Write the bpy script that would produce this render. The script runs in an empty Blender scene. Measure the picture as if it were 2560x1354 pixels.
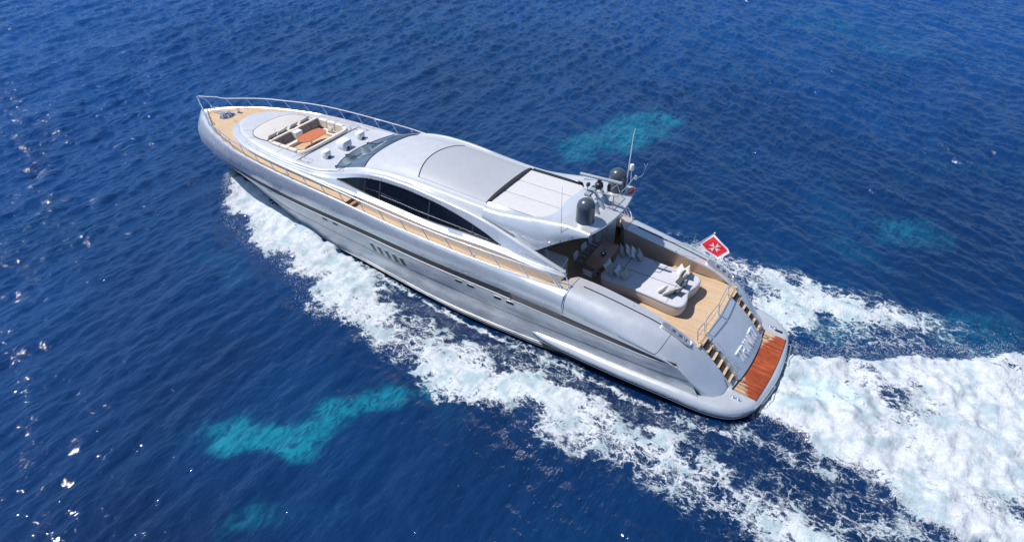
import bpy, bmesh, math, random
import numpy as np
from mathutils import Vector, Matrix

# ------------------------------------------------------------------ camera, sky, sun, exposure
scene = bpy.context.scene
COL = scene.collection
CAM = (-1.16321, 26.25980, 23.51633)
YAW, PITCH, ROLL = math.radians(-57.737), math.radians(36.376), math.radians(0.065)
cam_data = bpy.data.cameras.new("camera")
cam = bpy.data.objects.new("camera", cam_data)
COL.objects.link(cam)
fwd = Vector((math.cos(YAW) * math.cos(PITCH), math.sin(YAW) * math.cos(PITCH), -math.sin(PITCH)))
right = fwd.cross(Vector((0, 0, 1))).normalized()
up = right.cross(fwd)
r2 = math.cos(ROLL) * right + math.sin(ROLL) * up
u2 = -math.sin(ROLL) * right + math.cos(ROLL) * up
mw = Matrix((r2, u2, -fwd)).transposed().to_4x4()
mw.translation = Vector(CAM)
cam.matrix_world = mw
cam_data.sensor_width = 36
cam_data.lens = 36 * 1825.06 / 2560
cam_data.clip_end = 20000
scene.camera = cam

SUN_DIR = Vector((1.5, 0.55, 2.62)).normalized()          # towards the sun
SUN_EL = math.asin(SUN_DIR.z)
world = bpy.data.worlds.new("World")
scene.world = world
world.use_nodes = True
wn = world.node_tree
wn.nodes.clear()
sky = wn.nodes.new("ShaderNodeTexSky")
sky.sky_type = 'NISHITA'
sky.sun_disc = False
sky.sun_elevation = SUN_EL
sky.sun_rotation = math.atan2(SUN_DIR.x, SUN_DIR.y)
sky.air_density = 1.0
sky.dust_density = 0.1
sky.ozone_density = 5.0
bgn = wn.nodes.new("ShaderNodeBackground")
bgn.inputs[1].default_value = 0.11
won = wn.nodes.new("ShaderNodeOutputWorld")
# the sky just above the horizon is carried on below it, instead of the model's brown ground
tcn = wn.nodes.new("ShaderNodeTexCoord")
spn = wn.nodes.new("ShaderNodeSeparateXYZ")
mxn = wn.nodes.new("ShaderNodeMath"); mxn.operation = 'MAXIMUM'; mxn.inputs[1].default_value = 0.22
cbn = wn.nodes.new("ShaderNodeCombineXYZ")
wn.links.new(tcn.outputs["Generated"], spn.inputs[0])
wn.links.new(spn.outputs[0], cbn.inputs[0]); wn.links.new(spn.outputs[1], cbn.inputs[1])
wn.links.new(spn.outputs[2], mxn.inputs[0]); wn.links.new(mxn.outputs[0], cbn.inputs[2])
wn.links.new(cbn.outputs[0], sky.inputs[0])
wn.links.new(sky.outputs[0], bgn.inputs[0])
wn.links.new(bgn.outputs[0], won.inputs[0])
sun_d = bpy.data.lights.new("sun", 'SUN')
sun_d.energy = 4.8
sun_d.angle = math.radians(0.5)
sun_d.color = (1.0, 0.96, 0.90)
sun = bpy.data.objects.new("sun", sun_d)
COL.objects.link(sun)
sun.rotation_euler = (-SUN_DIR).to_track_quat('-Z', 'Y').to_euler()
scene.view_settings.view_transform = 'Standard'
scene.view_settings.look = 'None'
scene.view_settings.exposure = 0.15
scene.view_settings.gamma = 1.0
scene.cycles.use_denoising = True
scene.cycles.max_bounces = 8

# ------------------------------------------------------------------ material helpers
def mat(name, color=(0.5, 0.5, 0.5), rough=0.5, metal=0.0, coat=0.0, spec=0.5):
    m = bpy.data.materials.new(name)
    m.use_nodes = True
    b = m.node_tree.nodes["Principled BSDF"]
    b.inputs["Base Color"].default_value = (*color, 1)
    b.inputs["Roughness"].default_value = rough
    b.inputs["Metallic"].default_value = metal
    b.inputs["Coat Weight"].default_value = coat
    b.inputs["Coat Roughness"].default_value = 0.05
    b.inputs["Specular IOR Level"].default_value = spec
    return m

class NT:
    """tiny node helper"""
    def __init__(self, m):
        self.t = m.node_tree
        self.b = self.t.nodes["Principled BSDF"]
    def n(self, kind, **kw):
        nd = self.t.nodes.new(kind)
        for k, v in kw.items():
            setattr(nd, k, v)
        return nd
    def l(self, a, b):
        self.t.links.new(a, b)
    def geo(self):
        return self.n("ShaderNodeNewGeometry").outputs["Position"]
    def mapping(self, vec, scale=(1, 1, 1), rot=(0, 0, 0), loc=(0, 0, 0)):
        mp = self.n("ShaderNodeMapping")
        self.l(vec, mp.inputs[0])
        mp.inputs[1].default_value = loc
        mp.inputs[2].default_value = rot
        mp.inputs[3].default_value = scale
        return mp.outputs[0]
    def noise(self, vec, scale=5.0, detail=3.0, rough=0.5, dist=0.0):
        x = self.n("ShaderNodeTexNoise")
        self.l(vec, x.inputs["Vector"])
        x.inputs["Scale"].default_value = scale
        x.inputs["Detail"].default_value = detail
        x.inputs["Roughness"].default_value = rough
        x.inputs["Distortion"].default_value = dist
        return x
    def math(self, op, a, b=None, clamp=False, c=None):
        x = self.n("ShaderNodeMath", operation=op, use_clamp=clamp)
        for i, v in enumerate((a, b, c)):
            if v is None:
                continue
            if isinstance(v, (int, float)):
                x.inputs[i].default_value = v
            else:
                self.l(v, x.inputs[i])
        return x.outputs[0]
    def ramp(self, fac, lo, hi, a=0.0, b=1.0, smooth=True):
        x = self.n("ShaderNodeMapRange", interpolation_type='SMOOTHSTEP' if smooth else 'LINEAR')
        self.l(fac, x.inputs[0])
        x.inputs[1].default_value = lo
        x.inputs[2].default_value = hi
        x.inputs[3].default_value = a
        x.inputs[4].default_value = b
        return x.outputs[0]
    def mix(self, fac, a, b):
        x = self.n("ShaderNodeMix", data_type='RGBA')
        for sock, v in ((x.inputs[0], fac), (x.inputs[6], a), (x.inputs[7], b)):
            if isinstance(v, (int, float)):
                sock.default_value = v
            elif isinstance(v, tuple):
                sock.default_value = (*v, 1)
            else:
                self.l(v, sock)
        return x.outputs[2]
    def bump(self, h, strength=0.3, dist=0.02, normal=None):
        x = self.n("ShaderNodeBump")
        self.l(h, x.inputs["Height"])
        x.inputs["Strength"].default_value = strength
        x.inputs["Distance"].default_value = dist
        if normal is not None:
            self.l(normal, x.inputs["Normal"])
        return x.outputs[0]

def speckled(m, scale, amount, rough_amt=0.0):
    """slight value variation so that a surface is never one flat tone"""
    k = NT(m)
    base = tuple(k.b.inputs["Base Color"].default_value[:3])
    nz = k.noise(k.geo(), scale, 4, 0.6)
    f = k.ramp(nz.outputs[0], 0.3, 0.7)
    lo = tuple(c * (1 - amount) for c in base)
    hi = tuple(min(1, c * (1 + amount)) for c in base)
    k.l(k.mix(f, lo, hi), k.b.inputs["Base Color"])
    if rough_amt:
        r = k.b.inputs["Roughness"].default_value
        k.l(k.ramp(nz.outputs[0], 0.3, 0.7, r - rough_amt, r + rough_amt), k.b.inputs["Roughness"])
    return m

SILVER = speckled(mat("silver_paint", (0.64, 0.66, 0.69), 0.29, 0.45, 0.4), 1.3, 0.03, 0.03)
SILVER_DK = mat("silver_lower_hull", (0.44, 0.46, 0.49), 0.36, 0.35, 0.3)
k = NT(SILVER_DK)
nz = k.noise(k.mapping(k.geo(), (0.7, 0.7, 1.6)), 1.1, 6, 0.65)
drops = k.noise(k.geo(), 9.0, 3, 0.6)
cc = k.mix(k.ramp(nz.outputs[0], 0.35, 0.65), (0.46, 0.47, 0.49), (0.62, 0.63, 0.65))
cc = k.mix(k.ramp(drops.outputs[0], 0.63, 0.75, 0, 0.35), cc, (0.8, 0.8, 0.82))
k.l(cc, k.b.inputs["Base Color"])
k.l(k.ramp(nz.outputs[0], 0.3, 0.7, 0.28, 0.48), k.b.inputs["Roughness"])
SILVER_FLAT = speckled(mat("silver_deck_paint", (0.47, 0.49, 0.53), 0.50, 0.12, 0.0), 2.0, 0.02, 0.04)
NONSKID = speckled(mat("nonskid_grey", (0.55, 0.57, 0.60), 0.7, 0.0), 6.0, 0.04)
WHITE = speckled(mat("white_gelcoat", (0.78, 0.78, 0.78), 0.35, 0.0, 0.2), 3.0, 0.02)
PADWHITE = speckled(mat("white_sunpad_vinyl", (0.53, 0.53, 0.54), 0.75), 4.0, 0.03)
CHROME = mat("polished_steel", (0.80, 0.80, 0.82), 0.22, 0.85)
BLACK = mat("black_trim", (0.012, 0.012, 0.014), 0.4)
DKGREY = mat("dark_grey_stripe", (0.030, 0.030, 0.034), 0.38, 0.1)
ANTIFOUL = mat("black_boot_top", (0.02, 0.021, 0.025), 0.3, 0.0, 0.3)
RADOME = speckled(mat("slate_radome", (0.058, 0.072, 0.092), 0.28, 0.0, 0.4), 3.0, 0.04)
RADARG = mat("radar_grey", (0.30, 0.33, 0.37), 0.4, 0.1)
GLASS = mat("dark_window_glass", (0.004, 0.005, 0.010), 0.04, 0.0, 0.0, 0.45)
WGLASS = mat("windscreen_glass", (0.085, 0.125, 0.165), 0.08, 0.1, 0.0, 0.9)
CREAM = speckled(mat("cream_leather", (0.66, 0.60, 0.53), 0.6), 5, 0.04)
TAUPE = speckled(mat("taupe_leather", (0.23, 0.185, 0.17), 0.55), 5, 0.06)
PILL_W = speckled(mat("white_pillow", (0.62, 0.61, 0.62), 0.85), 9, 0.05)
PILL_G = speckled(mat("grey_green_pillow", (0.30, 0.32, 0.31), 0.85), 9, 0.06)
PILL_B = speckled(mat("beige_pillow", (0.50, 0.47, 0.41), 0.85), 9, 0.06)
PILL_D = speckled(mat("charcoal_pillow", (0.05, 0.06, 0.065), 0.8), 9, 0.08)
BEDTOP = speckled(mat("pale_grey_mattress", (0.50, 0.50, 0.545), 0.8), 5, 0.03)
BEDSIDE = speckled(mat("bed_side_gelcoat", (0.52, 0.49, 0.49), 0.4, 0.2), 2, 0.03)  # rosy tint paints in the reflected teak
HATCHGREY = speckled(mat("sliding_roof_paint", (0.40, 0.415, 0.45), 0.5, 0.12), 2.0, 0.02)
DARKWOOD = mat("dark_table_wood", (0.16, 0.075, 0.045), 0.3, 0.0, 0.4)
k = NT(DARKWOOD)
nz = k.noise(k.mapping(k.geo(), (2, 14, 2)), 3, 4)
k.l(k.mix(nz.outputs[0], (0.22, 0.10, 0.06), (0.40, 0.22, 0.14)), k.b.inputs["Base Color"])
REDWOOD = mat("varnished_table_wood", (0.45, 0.14, 0.05), 0.3, 0.0, 0.2)
k = NT(REDWOOD)
nz = k.noise(k.mapping(k.geo(), (12, 1.5, 2)), 2.5, 4)
k.l(k.mix(nz.outputs[0], (0.42, 0.10, 0.030), (0.62, 0.20, 0.065)), k.b.inputs["Base Color"])
INTERIOR = mat("dark_interior", (0.03, 0.022, 0.02), 0.5)
WARMWALL = speckled(mat("warm_tinted_silver_wall", (0.56, 0.49, 0.43), 0.38, 0.35), 2, 0.03)  # silver wall, its warm reflection tinted into the base colour

def teak(name, plank=0.055, c1=(0.50, 0.345, 0.21), c2=(0.64, 0.47, 0.31), axis=1, wet=False):
    m = mat(name, c1, 0.62)
    k = NT(m)
    g = k.geo()
    st = (0.6, 9, 9) if axis == 1 else (9, 0.6, 9)
    nz = k.noise(k.mapping(g, st), 2.6, 5, 0.65)
    big = k.noise(g, 0.9, 3)
    f = k.math('ADD', k.math('MULTIPLY', nz.outputs[0], 0.75), k.math('MULTIPLY', big.outputs[0], 0.3))
    col = k.mix(k.ramp(f, 0.35, 0.72), c1, c2)
    sep = k.n("ShaderNodeSeparateXYZ")
    k.l(g, sep.inputs[0])
    co = sep.outputs[axis]
    cell = k.math('FRACT', k.math('DIVIDE', co, plank))
    line = k.math('LESS_THAN', cell, 0.10)
    idx = k.math('FLOOR', k.math('DIVIDE', co, plank))
    wn_ = k.n("ShaderNodeTexWhiteNoise", noise_dimensions='1D')
    k.l(idx, wn_.inputs["W"])
    col = k.mix(k.math('MULTIPLY', wn_.outputs[0], 0.35), col, tuple(c * 0.72 for c in c1))
    if wet:
        # soaked part of the swim platform: wide patch that stays clear of the two forward corners
        edge = k.noise(k.mapping(g, (0.7, 2.2, 1)), 2.6, 8, 0.8)
        y = k.math('ABSOLUTE', k.math('ADD', sep.outputs[1], -0.0))
        dx = k.math('SUBTRACT', 2.62, sep.outputs[0])
        d1 = k.math('ADD', k.math('MULTIPLY', dx, 1.5), k.math('MULTIPLY', y, -0.55))
        d1 = k.math('ADD', d1, k.math('MULTIPLY', edge.outputs[0], 1.6))
        msk = k.ramp(d1, 0.20, 0.46)
        wetc = k.mix(k.ramp(f, 0.3, 0.75), (0.15, 0.016, 0.004), (0.56, 0.125, 0.035))
        col = k.mix(msk, col, wetc)
        k.l(k.ramp(msk, 0, 1, 0.62, 0.22), k.b.inputs["Roughness"])
    if wet:
        col = k.mix(k.math('MULTIPLY', wn_.outputs[0], 0.55), col, (0.16, 0.03, 0.012))
    col = k.mix(k.math('MULTIPLY', line, 0.8 if wet else 0.65), col, (0.10, 0.05, 0.03))
    k.l(col, k.b.inputs["Base Color"])
    return m

TEAK = teak("teak_planks")
TEAKX = teak("teak_planks_dark", c1=(0.36, 0.19, 0.09), c2=(0.48, 0.27, 0.14))
TEAKWET = teak("teak_wet", plank=0.115, wet=True, axis=1)
TEAKSTEP = teak("teak_steps", axis=0)

# ------------------------------------------------------------------ object helpers
def tag(o, label=None, cat=None, group=None, kind=None):
    if label: o["label"] = label
    if cat: o["category"] = cat
    if group: o["group"] = group
    if kind: o["kind"] = kind
    return o

def thing(name, label, cat, loc=(0, 0, 0), group=None, rz=0.0):
    o = bpy.data.objects.new(name, None)
    COL.objects.link(o)
    o.location = loc
    o.rotation_euler = (0, 0, rz)
    o.empty_display_size = 0.2
    return tag(o, label, cat, group)

class MB:
    """mesh builder: collects shapes, links them as one mesh object"""
    def __init__(self):
        self.v, self.f, self.m = [], [], []
    def add(self, vs, fs, mi=0):
        o = len(self.v)
        self.v += [tuple(map(float, p)) for p in vs]
        self.f += [tuple(i + o for i in f) for f in fs]
        self.m += [mi] * len(fs)
        return self
    def grid(self, rows, close_u=False, close_v=False, mi=0, flip=False):
        rows = [[tuple(map(float, p)) for p in r] for r in rows]
        nr, nc = len(rows), len(rows[0])
        vs = [p for r in rows for p in r]
        fs = []
        for i in range(nr if close_u else nr - 1):
            for j in range(nc if close_v else nc - 1):
                a, b = i * nc + j, i * nc + (j + 1) % nc
                c, d = ((i + 1) % nr) * nc + (j + 1) % nc, ((i + 1) % nr) * nc + j
                fs.append((a, d, c, b) if flip else (a, b, c, d))
        return self.add(vs, fs, mi)
    def box(self, x0, x1, y0, y1, z0, z1, mi=0):
        vs = [(x, y, z) for x in (x0, x1) for y in (y0, y1) for z in (z0, z1)]
        fs = [(0, 1, 3, 2), (4, 6, 7, 5), (0, 4, 5, 1), (2, 3, 7, 6), (0, 2, 6, 4), (1, 5, 7, 3)]
        return self.add(vs, fs, mi)
    def prism(self, poly, z0, z1, mi=0):
        n = len(poly)
        zf = (lambda p: z0) if not callable(z0) else z0
        zt = (lambda p: z1) if not callable(z1) else z1
        vs = [(p[0], p[1], zf(p)) for p in poly] + [(p[0], p[1], zt(p)) for p in poly]
        fs = [tuple(range(n - 1, -1, -1)), tuple(range(n, 2 * n))]
        fs += [(i, (i + 1) % n, n + (i + 1) % n, n + i) for i in range(n)]
        return self.add(vs, fs, mi)
    def tube(self, pts, r=0.02, seg=8, mi=0, closed=False, caps=True):
        pts = [Vector(p) for p in pts]
        n = len(pts)
        rr = r if isinstance(r, (list, tuple)) else [r] * n
        rows = []
        ref = None
        for i, p in enumerate(pts):
            if closed:
                t = (pts[(i + 1) % n] - pts[i - 1])
            else:
                t = pts[min(i + 1, n - 1)] - pts[max(i - 1, 0)]
            t.normalize()
            if ref is None:
                ref = Vector((0, 0, 1)) if abs(t.z) < 0.9 else Vector((1, 0, 0))
            s = t.cross(ref).normalized()
            ref = s.cross(t).normalized()
            rows.append([p + rr[i] * (math.cos(a) * s + math.sin(a) * ref) for a in [2 * math.pi * q / seg for q in range(seg)]])
        o = len(self.v)
        self.grid(rows, close_u=closed, close_v=True, mi=mi)
        if caps and not closed:
            self.f.append(tuple(range(o, o + seg))); self.m.append(mi)
            e = o + (n - 1) * seg
            self.f.append(tuple(range(e + seg - 1, e - 1, -1))); self.m.append(mi)
        return self
    def lathe(self, c, prof, seg=24, mi=0):
        rows = [[(c[0] + r * math.cos(a), c[1] + r * math.sin(a), c[2] + z) for a in [2 * math.pi * q / seg for q in range(seg)]] for r, z in prof]
        return self.grid(rows, close_v=True, mi=mi)
    def build(self, name, mats, parent=None, smooth=True, angle=35, bevel=0.0, subsurf=0):
        me = bpy.data.meshes.new(name)
        me.from_pydata(self.v, [], self.f)
        me.update()
        mats = mats if isinstance(mats, (list, tuple)) else [mats]
        for m in mats:
            me.materials.append(m)
        if len(mats) > 1:
            me.polygons.foreach_set("material_index", self.m)
        bm = bmesh.new()
        bm.from_mesh(me)
        bmesh.ops.remove_doubles(bm, verts=bm.verts, dist=0.0004)
        bmesh.ops.recalc_face_normals(bm, faces=bm.faces)
        bm.to_mesh(me)
        bm.free()
        o = bpy.data.objects.new(name, me)
        COL.objects.link(o)
        if parent is not None:
            o.parent = parent
        if smooth:
            me.shade_smooth()
            try:
                me.set_sharp_from_angle(angle=math.radians(angle))
            except Exception:
                pass
        if bevel:
            b = o.modifiers.new("bevel", 'BEVEL')
            b.width = bevel
            b.segments = 3
            b.limit_method = 'ANGLE'
            b.angle_limit = math.radians(40)
        if subsurf:
            s = o.modifiers.new("subsurf", 'SUBSURF')
            s.levels = s.render_levels = subsurf
        return o

def pc(tab):
    """monotone cubic interpolation through (x, y) pairs"""
    tab = sorted(tab)
    xs = np.array([t[0] for t in tab], float)
    ys = np.array([t[1] for t in tab], float)
    h = np.diff(xs)
    d = np.diff(ys) / h
    m = np.zeros(len(xs))
    m[0], m[-1] = d[0], d[-1]
    for i in range(1, len(xs) - 1):
        if d[i - 1] * d[i] <= 0:
            m[i] = 0
        else:
            w1, w2 = 2 * h[i] + h[i - 1], h[i] + 2 * h[i - 1]
            m[i] = (w1 + w2) / (w1 / d[i - 1] + w2 / d[i])
    def f(x):
        x = min(max(float(x), xs[0]), xs[-1])
        i = min(max(int(np.searchsorted(xs, x)) - 1, 0), len(xs) - 2)
        t = (x - xs[i]) / h[i]
        return float((2 * t**3 - 3 * t**2 + 1) * ys[i] + (t**3 - 2 * t**2 + t) * h[i] * m[i]
                     + (-2 * t**3 + 3 * t**2) * ys[i + 1] + (t**3 - t**2) * h[i] * m[i + 1])
    return f

def bez(pts, n=8, closed=False):
    """Catmull-Rom through points"""
    P = [Vector(p) for p in pts]
    out = []
    N = len(P)
    rng = range(N) if closed else range(N - 1)
    for i in rng:
        p0 = P[(i - 1) % N] if closed or i > 0 else P[0]
        p1, p2 = P[i], P[(i + 1) % N]
        p3 = P[(i + 2) % N] if closed or i + 2 < N else P[-1]
        for q in range(n):
            t = q / n
            out.append(0.5 * ((2 * p1) + (p2 - p0) * t + (2 * p0 - 5 * p1 + 4 * p2 - p3) * t * t + (3 * p1 - p0 - 3 * p2 + p3) * t**3))
    if not closed:
        out.append(P[-1])
    return out

def lerp(a, b, t):
    return a + (b - a) * t
# ================================================================== THE YACHT
yacht = thing("motor_yacht", "long silver motor yacht under way with teak decks and open aft cockpit", "yacht", (16, 0, 0))
YOFF = Vector((16, 0, 0))
_build = MB.build
def part(mb, name, mats, parent=None, **kw):
    """build in world coordinates, hang under the yacht (or under one of its parts)"""
    mb.v = [(p[0] - YOFF.x, p[1], p[2]) for p in mb.v]
    return _build(mb, name, mats, parent or yacht, **kw)

XB = 10.35                                              # where the aft quarters take over
sheer_y = pc([(10.35, 3.50), (12, 3.66), (14, 3.82), (16, 3.86), (18, 3.87), (20, 3.86), (22, 3.83), (24, 3.79), (26, 3.70), (28, 3.574), (30, 3.391), (31, 3.257), (32, 3.084), (33, 2.819), (34, 2.505), (35, 2.128), (36, 1.651), (37, 1.024), (38, 0.433), (38.5, 0.15), (38.75, 0.0)])
sheer_z = pc([(10.35, 3.77), (12, 3.82), (14, 3.87), (16, 3.89), (18, 3.95), (20, 4.04), (22, 4.17), (24, 4.30), (26, 4.35), (28, 4.395), (30, 4.434), (34, 4.46), (36, 4.45), (37, 4.43), (38, 4.32), (38.75, 4.18)])
# hull rails: (stem x, y(X), z(X)) keel upwards
R = [
    (36.0, pc([(2, 0), (38.75, 0)]), pc([(2, -0.9), (30, -0.9), (38.75, -0.5)])),
    (36.6, pc([(2, 3.45), (10, 3.55), (14, 3.55), (16, 3.5), (20, 3.15), (23, 2.8), (26, 2.5), (29, 1.95), (32, 1.25), (34, 0.75), (36, 0.35), (38.75, 0)]), pc([(2, -0.15), (30, -0.15), (38.75, 0.0)])),
    (37.3, pc([(2, 3.6), (10, 3.75), (14, 3.84), (15.7, 3.82), (18, 3.66), (20, 3.43), (22.7, 3.1), (25.5, 2.82), (29, 2.2), (31.8, 1.43), (33.7, 0.87), (36, 0.35), (38.75, 0)]), pc([(2, 0.12), (12, 0.15), (30, 0.2), (38.75, 0.4)])),
    (37.6, pc([(2, 3.62), (10, 3.78), (14, 3.87), (15.7, 3.85), (18, 3.72), (20, 3.5), (22.7, 3.18), (25.5, 2.9), (29, 2.3), (31.8, 1.55), (33.7, 1.0), (36, 0.45), (38.75, 0)]), pc([(2, 0.40), (12, 0.45), (22, 0.45), (30, 0.5), (38.75, 0.6)])),
    (38.9, pc([(2, 3.42), (3.3, 3.50), (5, 3.68), (10, 3.79), (13, 3.82), (16.2, 3.74), (19.6, 3.58), (22.7, 3.32), (26.3, 3.0), (28.7, 2.75), (31, 2.3), (33, 1.75), (35, 1.2), (37, 0.62), (38.75, 0)]), pc([(2, 1.38), (12, 1.45), (26, 1.5), (38.75, 1.6)])),
    (39.42, pc([(2, 3.60), (3.3, 3.68), (5, 3.80), (10, 3.88), (14, 3.9), (16, 3.91), (18, 3.88), (20, 3.8), (22, 3.69), (24, 3.60), (26, 3.48), (28, 3.31), (30, 3.05), (32, 2.68), (34, 2.2), (36, 1.5), (37, 1.05), (38, 0.58), (38.75, 0)]), pc([(2, 2.10), (4.9, 2.12), (8, 2.20), (10, 2.27), (12, 2.36), (14, 2.44), (16, 2.49), (20, 2.57), (24, 2.65), (30, 2.66), (34, 2.54), (37, 2.32), (38.75, 2.02)])),
    (39.5, pc([(2, 3.62), (3.3, 3.70), (5, 3.83), (10, 3.90), (14, 3.92), (16, 3.93), (18, 3.91), (20, 3.84), (22, 3.74), (24, 3.65), (26, 3.54), (28, 3.38), (30, 3.12), (32, 2.77), (34, 2.32), (36, 1.6), (37, 1.17), (38, 0.68), (38.75, 0)]), pc([(2, 2.16), (4.9, 2.36), (8, 2.53), (10, 2.63), (12, 2.72), (14, 2.78), (16, 2.81), (18, 2.85), (20, 2.90), (24, 2.97), (28, 2.97), (30, 2.95), (32, 2.90), (34, 2.80), (36, 2.62), (38, 2.35), (38.75, 2.2)])),
    (39.45, pc([(2, 3.85), (10.35, 3.94), (14, 4.0), (18, 4.0), (22, 3.9), (26, 3.72), (30, 3.36), (32, 3.02), (34, 2.53), (36, 1.78), (37, 1.28), (38, 0.72), (38.75, 0)]), pc([(2, 2.9), (10.35, 3.1), (14, 3.2), (20, 3.4), (26, 3.6), (34, 3.6), (38.75, 3.1)])),
    (39.15, pc([(2, 3.75), (10.35, 3.82), (14, 3.95), (18, 3.97), (22, 3.9), (26, 3.76), (30, 3.43), (32, 3.11), (34, 2.55), (36, 1.73), (37, 1.17), (38, 0.6), (38.75, 0)]), pc([(2, 3.4), (10.35, 3.55), (14, 3.66), (20, 3.84), (26, 4.13), (34, 4.2), (37, 4.15), (38.75, 3.75)])),
    (38.85, lambda x: sheer_y(x) + 0.03, lambda x: sheer_z(x) - 0.04),
    (38.75, sheer_y, sheer_z),
    (38.66, lambda x: max(sheer_y(x) - 0.05, 0), lambda x: sheer_z(x)),
    (38.6, lambda x: max(sheer_y(x) - 0.09, 0), lambda x: sheer_z(x) - 0.05),
]
def rail_pt(k, X, s=1):
    xs, fy, fz = R[k]
    x = X if X < 29 else 29 + (X - 29) * (xs - 29) / (38.75 - 29)
    if X < 8 and k in (4, 5, 6):
        x = 8 - (8 - X) * (8 - {4: 4.10, 5: 4.78, 6: 4.82}[k]) / (8 - 3.3)
    return (x, s * fy(X), fz(X))
def stations(x0, x1, n, nose=False):
    if nose:
        return [x0 + (x1 - x0) * math.sin(t * math.pi / 2) for t in np.linspace(0, 1, n)]
    return list(np.linspace(x0, x1, n))
ST_BOW = stations(26, 38.75, 60, True)
ST_MID = stations(XB, 26, 50)[:-1] + ST_BOW
ST_ALL = stations(2.0, XB, 30)[:-1] + ST_MID
def densify(k0, k1, X, s, n):
    """points between consecutive rails (curved across with Catmull-Rom)"""
    ks = list(range(k0, k1 + 1))
    pts = [rail_pt(k, X, s) for k in ks]
    return bez(pts, n)

# hull: lower sides (keel to stripe), upper sides (stripe to sheer), both sides in one skin
hull = MB()
for s in (1, -1):
    LOW = [X for X in ST_ALL if X >= 3.3]
    hull.grid([[rail_pt(k, X, s) for k in (0, 1, 2, 3)] for X in LOW], mi=2, flip=s < 0)
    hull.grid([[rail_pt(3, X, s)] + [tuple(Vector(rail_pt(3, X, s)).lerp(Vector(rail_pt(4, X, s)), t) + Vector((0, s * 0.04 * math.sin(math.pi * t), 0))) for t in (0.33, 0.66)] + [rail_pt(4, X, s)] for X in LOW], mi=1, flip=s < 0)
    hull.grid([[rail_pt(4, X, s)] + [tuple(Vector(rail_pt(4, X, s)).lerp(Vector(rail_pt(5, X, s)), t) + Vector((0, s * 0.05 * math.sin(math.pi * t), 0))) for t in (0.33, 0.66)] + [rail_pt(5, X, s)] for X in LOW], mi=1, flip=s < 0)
    hull.grid([densify(6, 10, X, s, 4) + [rail_pt(11, X, s), rail_pt(12, X, s)] for X in ST_MID], mi=0, flip=s < 0)
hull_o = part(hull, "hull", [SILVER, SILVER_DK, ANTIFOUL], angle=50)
GRILLE = mat("grille_slats", (0.17, 0.17, 0.18), 0.4, 0.4)
# recessed dark band along the hull, with the white moulding under it
for s in (1, -1):
    b = MB()
    rows = []
    for X in [x for x in ST_ALL if x >= 3.3]:
        p5, p6 = Vector(rail_pt(5, X, s)), Vector(rail_pt(6, X, s))
        ins = Vector((0, -s * 0.035, 0))
        if abs(p5.y) < 0.2:
            ins = Vector((0, 0, 0))
        rows.append([p5, p5.lerp(p6, 0.5) + Vector((0, s * 0.004, 0)), p6])
    b.grid(rows, flip=s < 0)
    band = part(b, "hull_band", DKGREY)
    g = MB()
    for q in range(5):
        t = (q + 0.5) / 5
        pts = []
        for X in np.linspace(3.45 + 0.15 * (4 - q), 13.0, 46):
            p5, p6 = Vector(rail_pt(5, X, s)), Vector(rail_pt(6, X, s))
            pts.append(p5.lerp(p6, t) + Vector((0, s * 0.006, 0)))
        g.tube(pts, 0.010, 5)
    g.box(13.02, 13.06, s * 3.86 if s > 0 else -3.93, s * 3.93 if s > 0 else -3.86, 2.42, 2.80)
    part(g, "engine_air_grille", GRILLE, band)
    w = MB()
    w.tube([Vector(rail_pt(5, X, s)) + Vector((0, s * 0.008, -0.016)) for X in ST_ALL if 3.3 <= X < 38], 0.016, 6)
    part(w, "band_moulding", WHITE, band)
    # thin shadow groove on the knuckle, and spray rails near the water
    kn = MB()
    kn.tube([Vector(rail_pt(4, X, s)) + Vector((0, s * 0.004, 0)) for X in ST_ALL if 3.4 <= X < 30.5], 0.012, 5)
    part(kn, "knuckle_groove", BLACK)
    sp = MB()
    for kk, dz in ((3, 0.0), (3, -0.1), (2, 0.05)):
        sp.tube([Vector(rail_pt(kk, X, s)) + Vector((0, s * 0.02, dz)) for X in ST_ALL if 11 <= X < 31], 0.022, 5)
    part(sp, "spray_rail", SILVER_DK)

def hull_side(x, z, s=1):
    """point and outward normal on the lower hull side"""
    lv = [rail_pt(k, x, s) for k in (3, 4, 5, 6)]
    for a, b in zip(lv[:-1], lv[1:]):
        if a[2] <= z <= b[2]:
            t = (z - a[2]) / (b[2] - a[2])
            y = lerp(a[1], b[1], t) + s * 0.045 * math.sin(math.pi * t)
            n = Vector((0, s * (b[2] - a[2]), -(abs(b[1]) - abs(a[1])))).normalized()
            return Vector((x, y, z)), n
    return Vector((x, lv[1][1], z)), Vector((0, s, 0))

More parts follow.
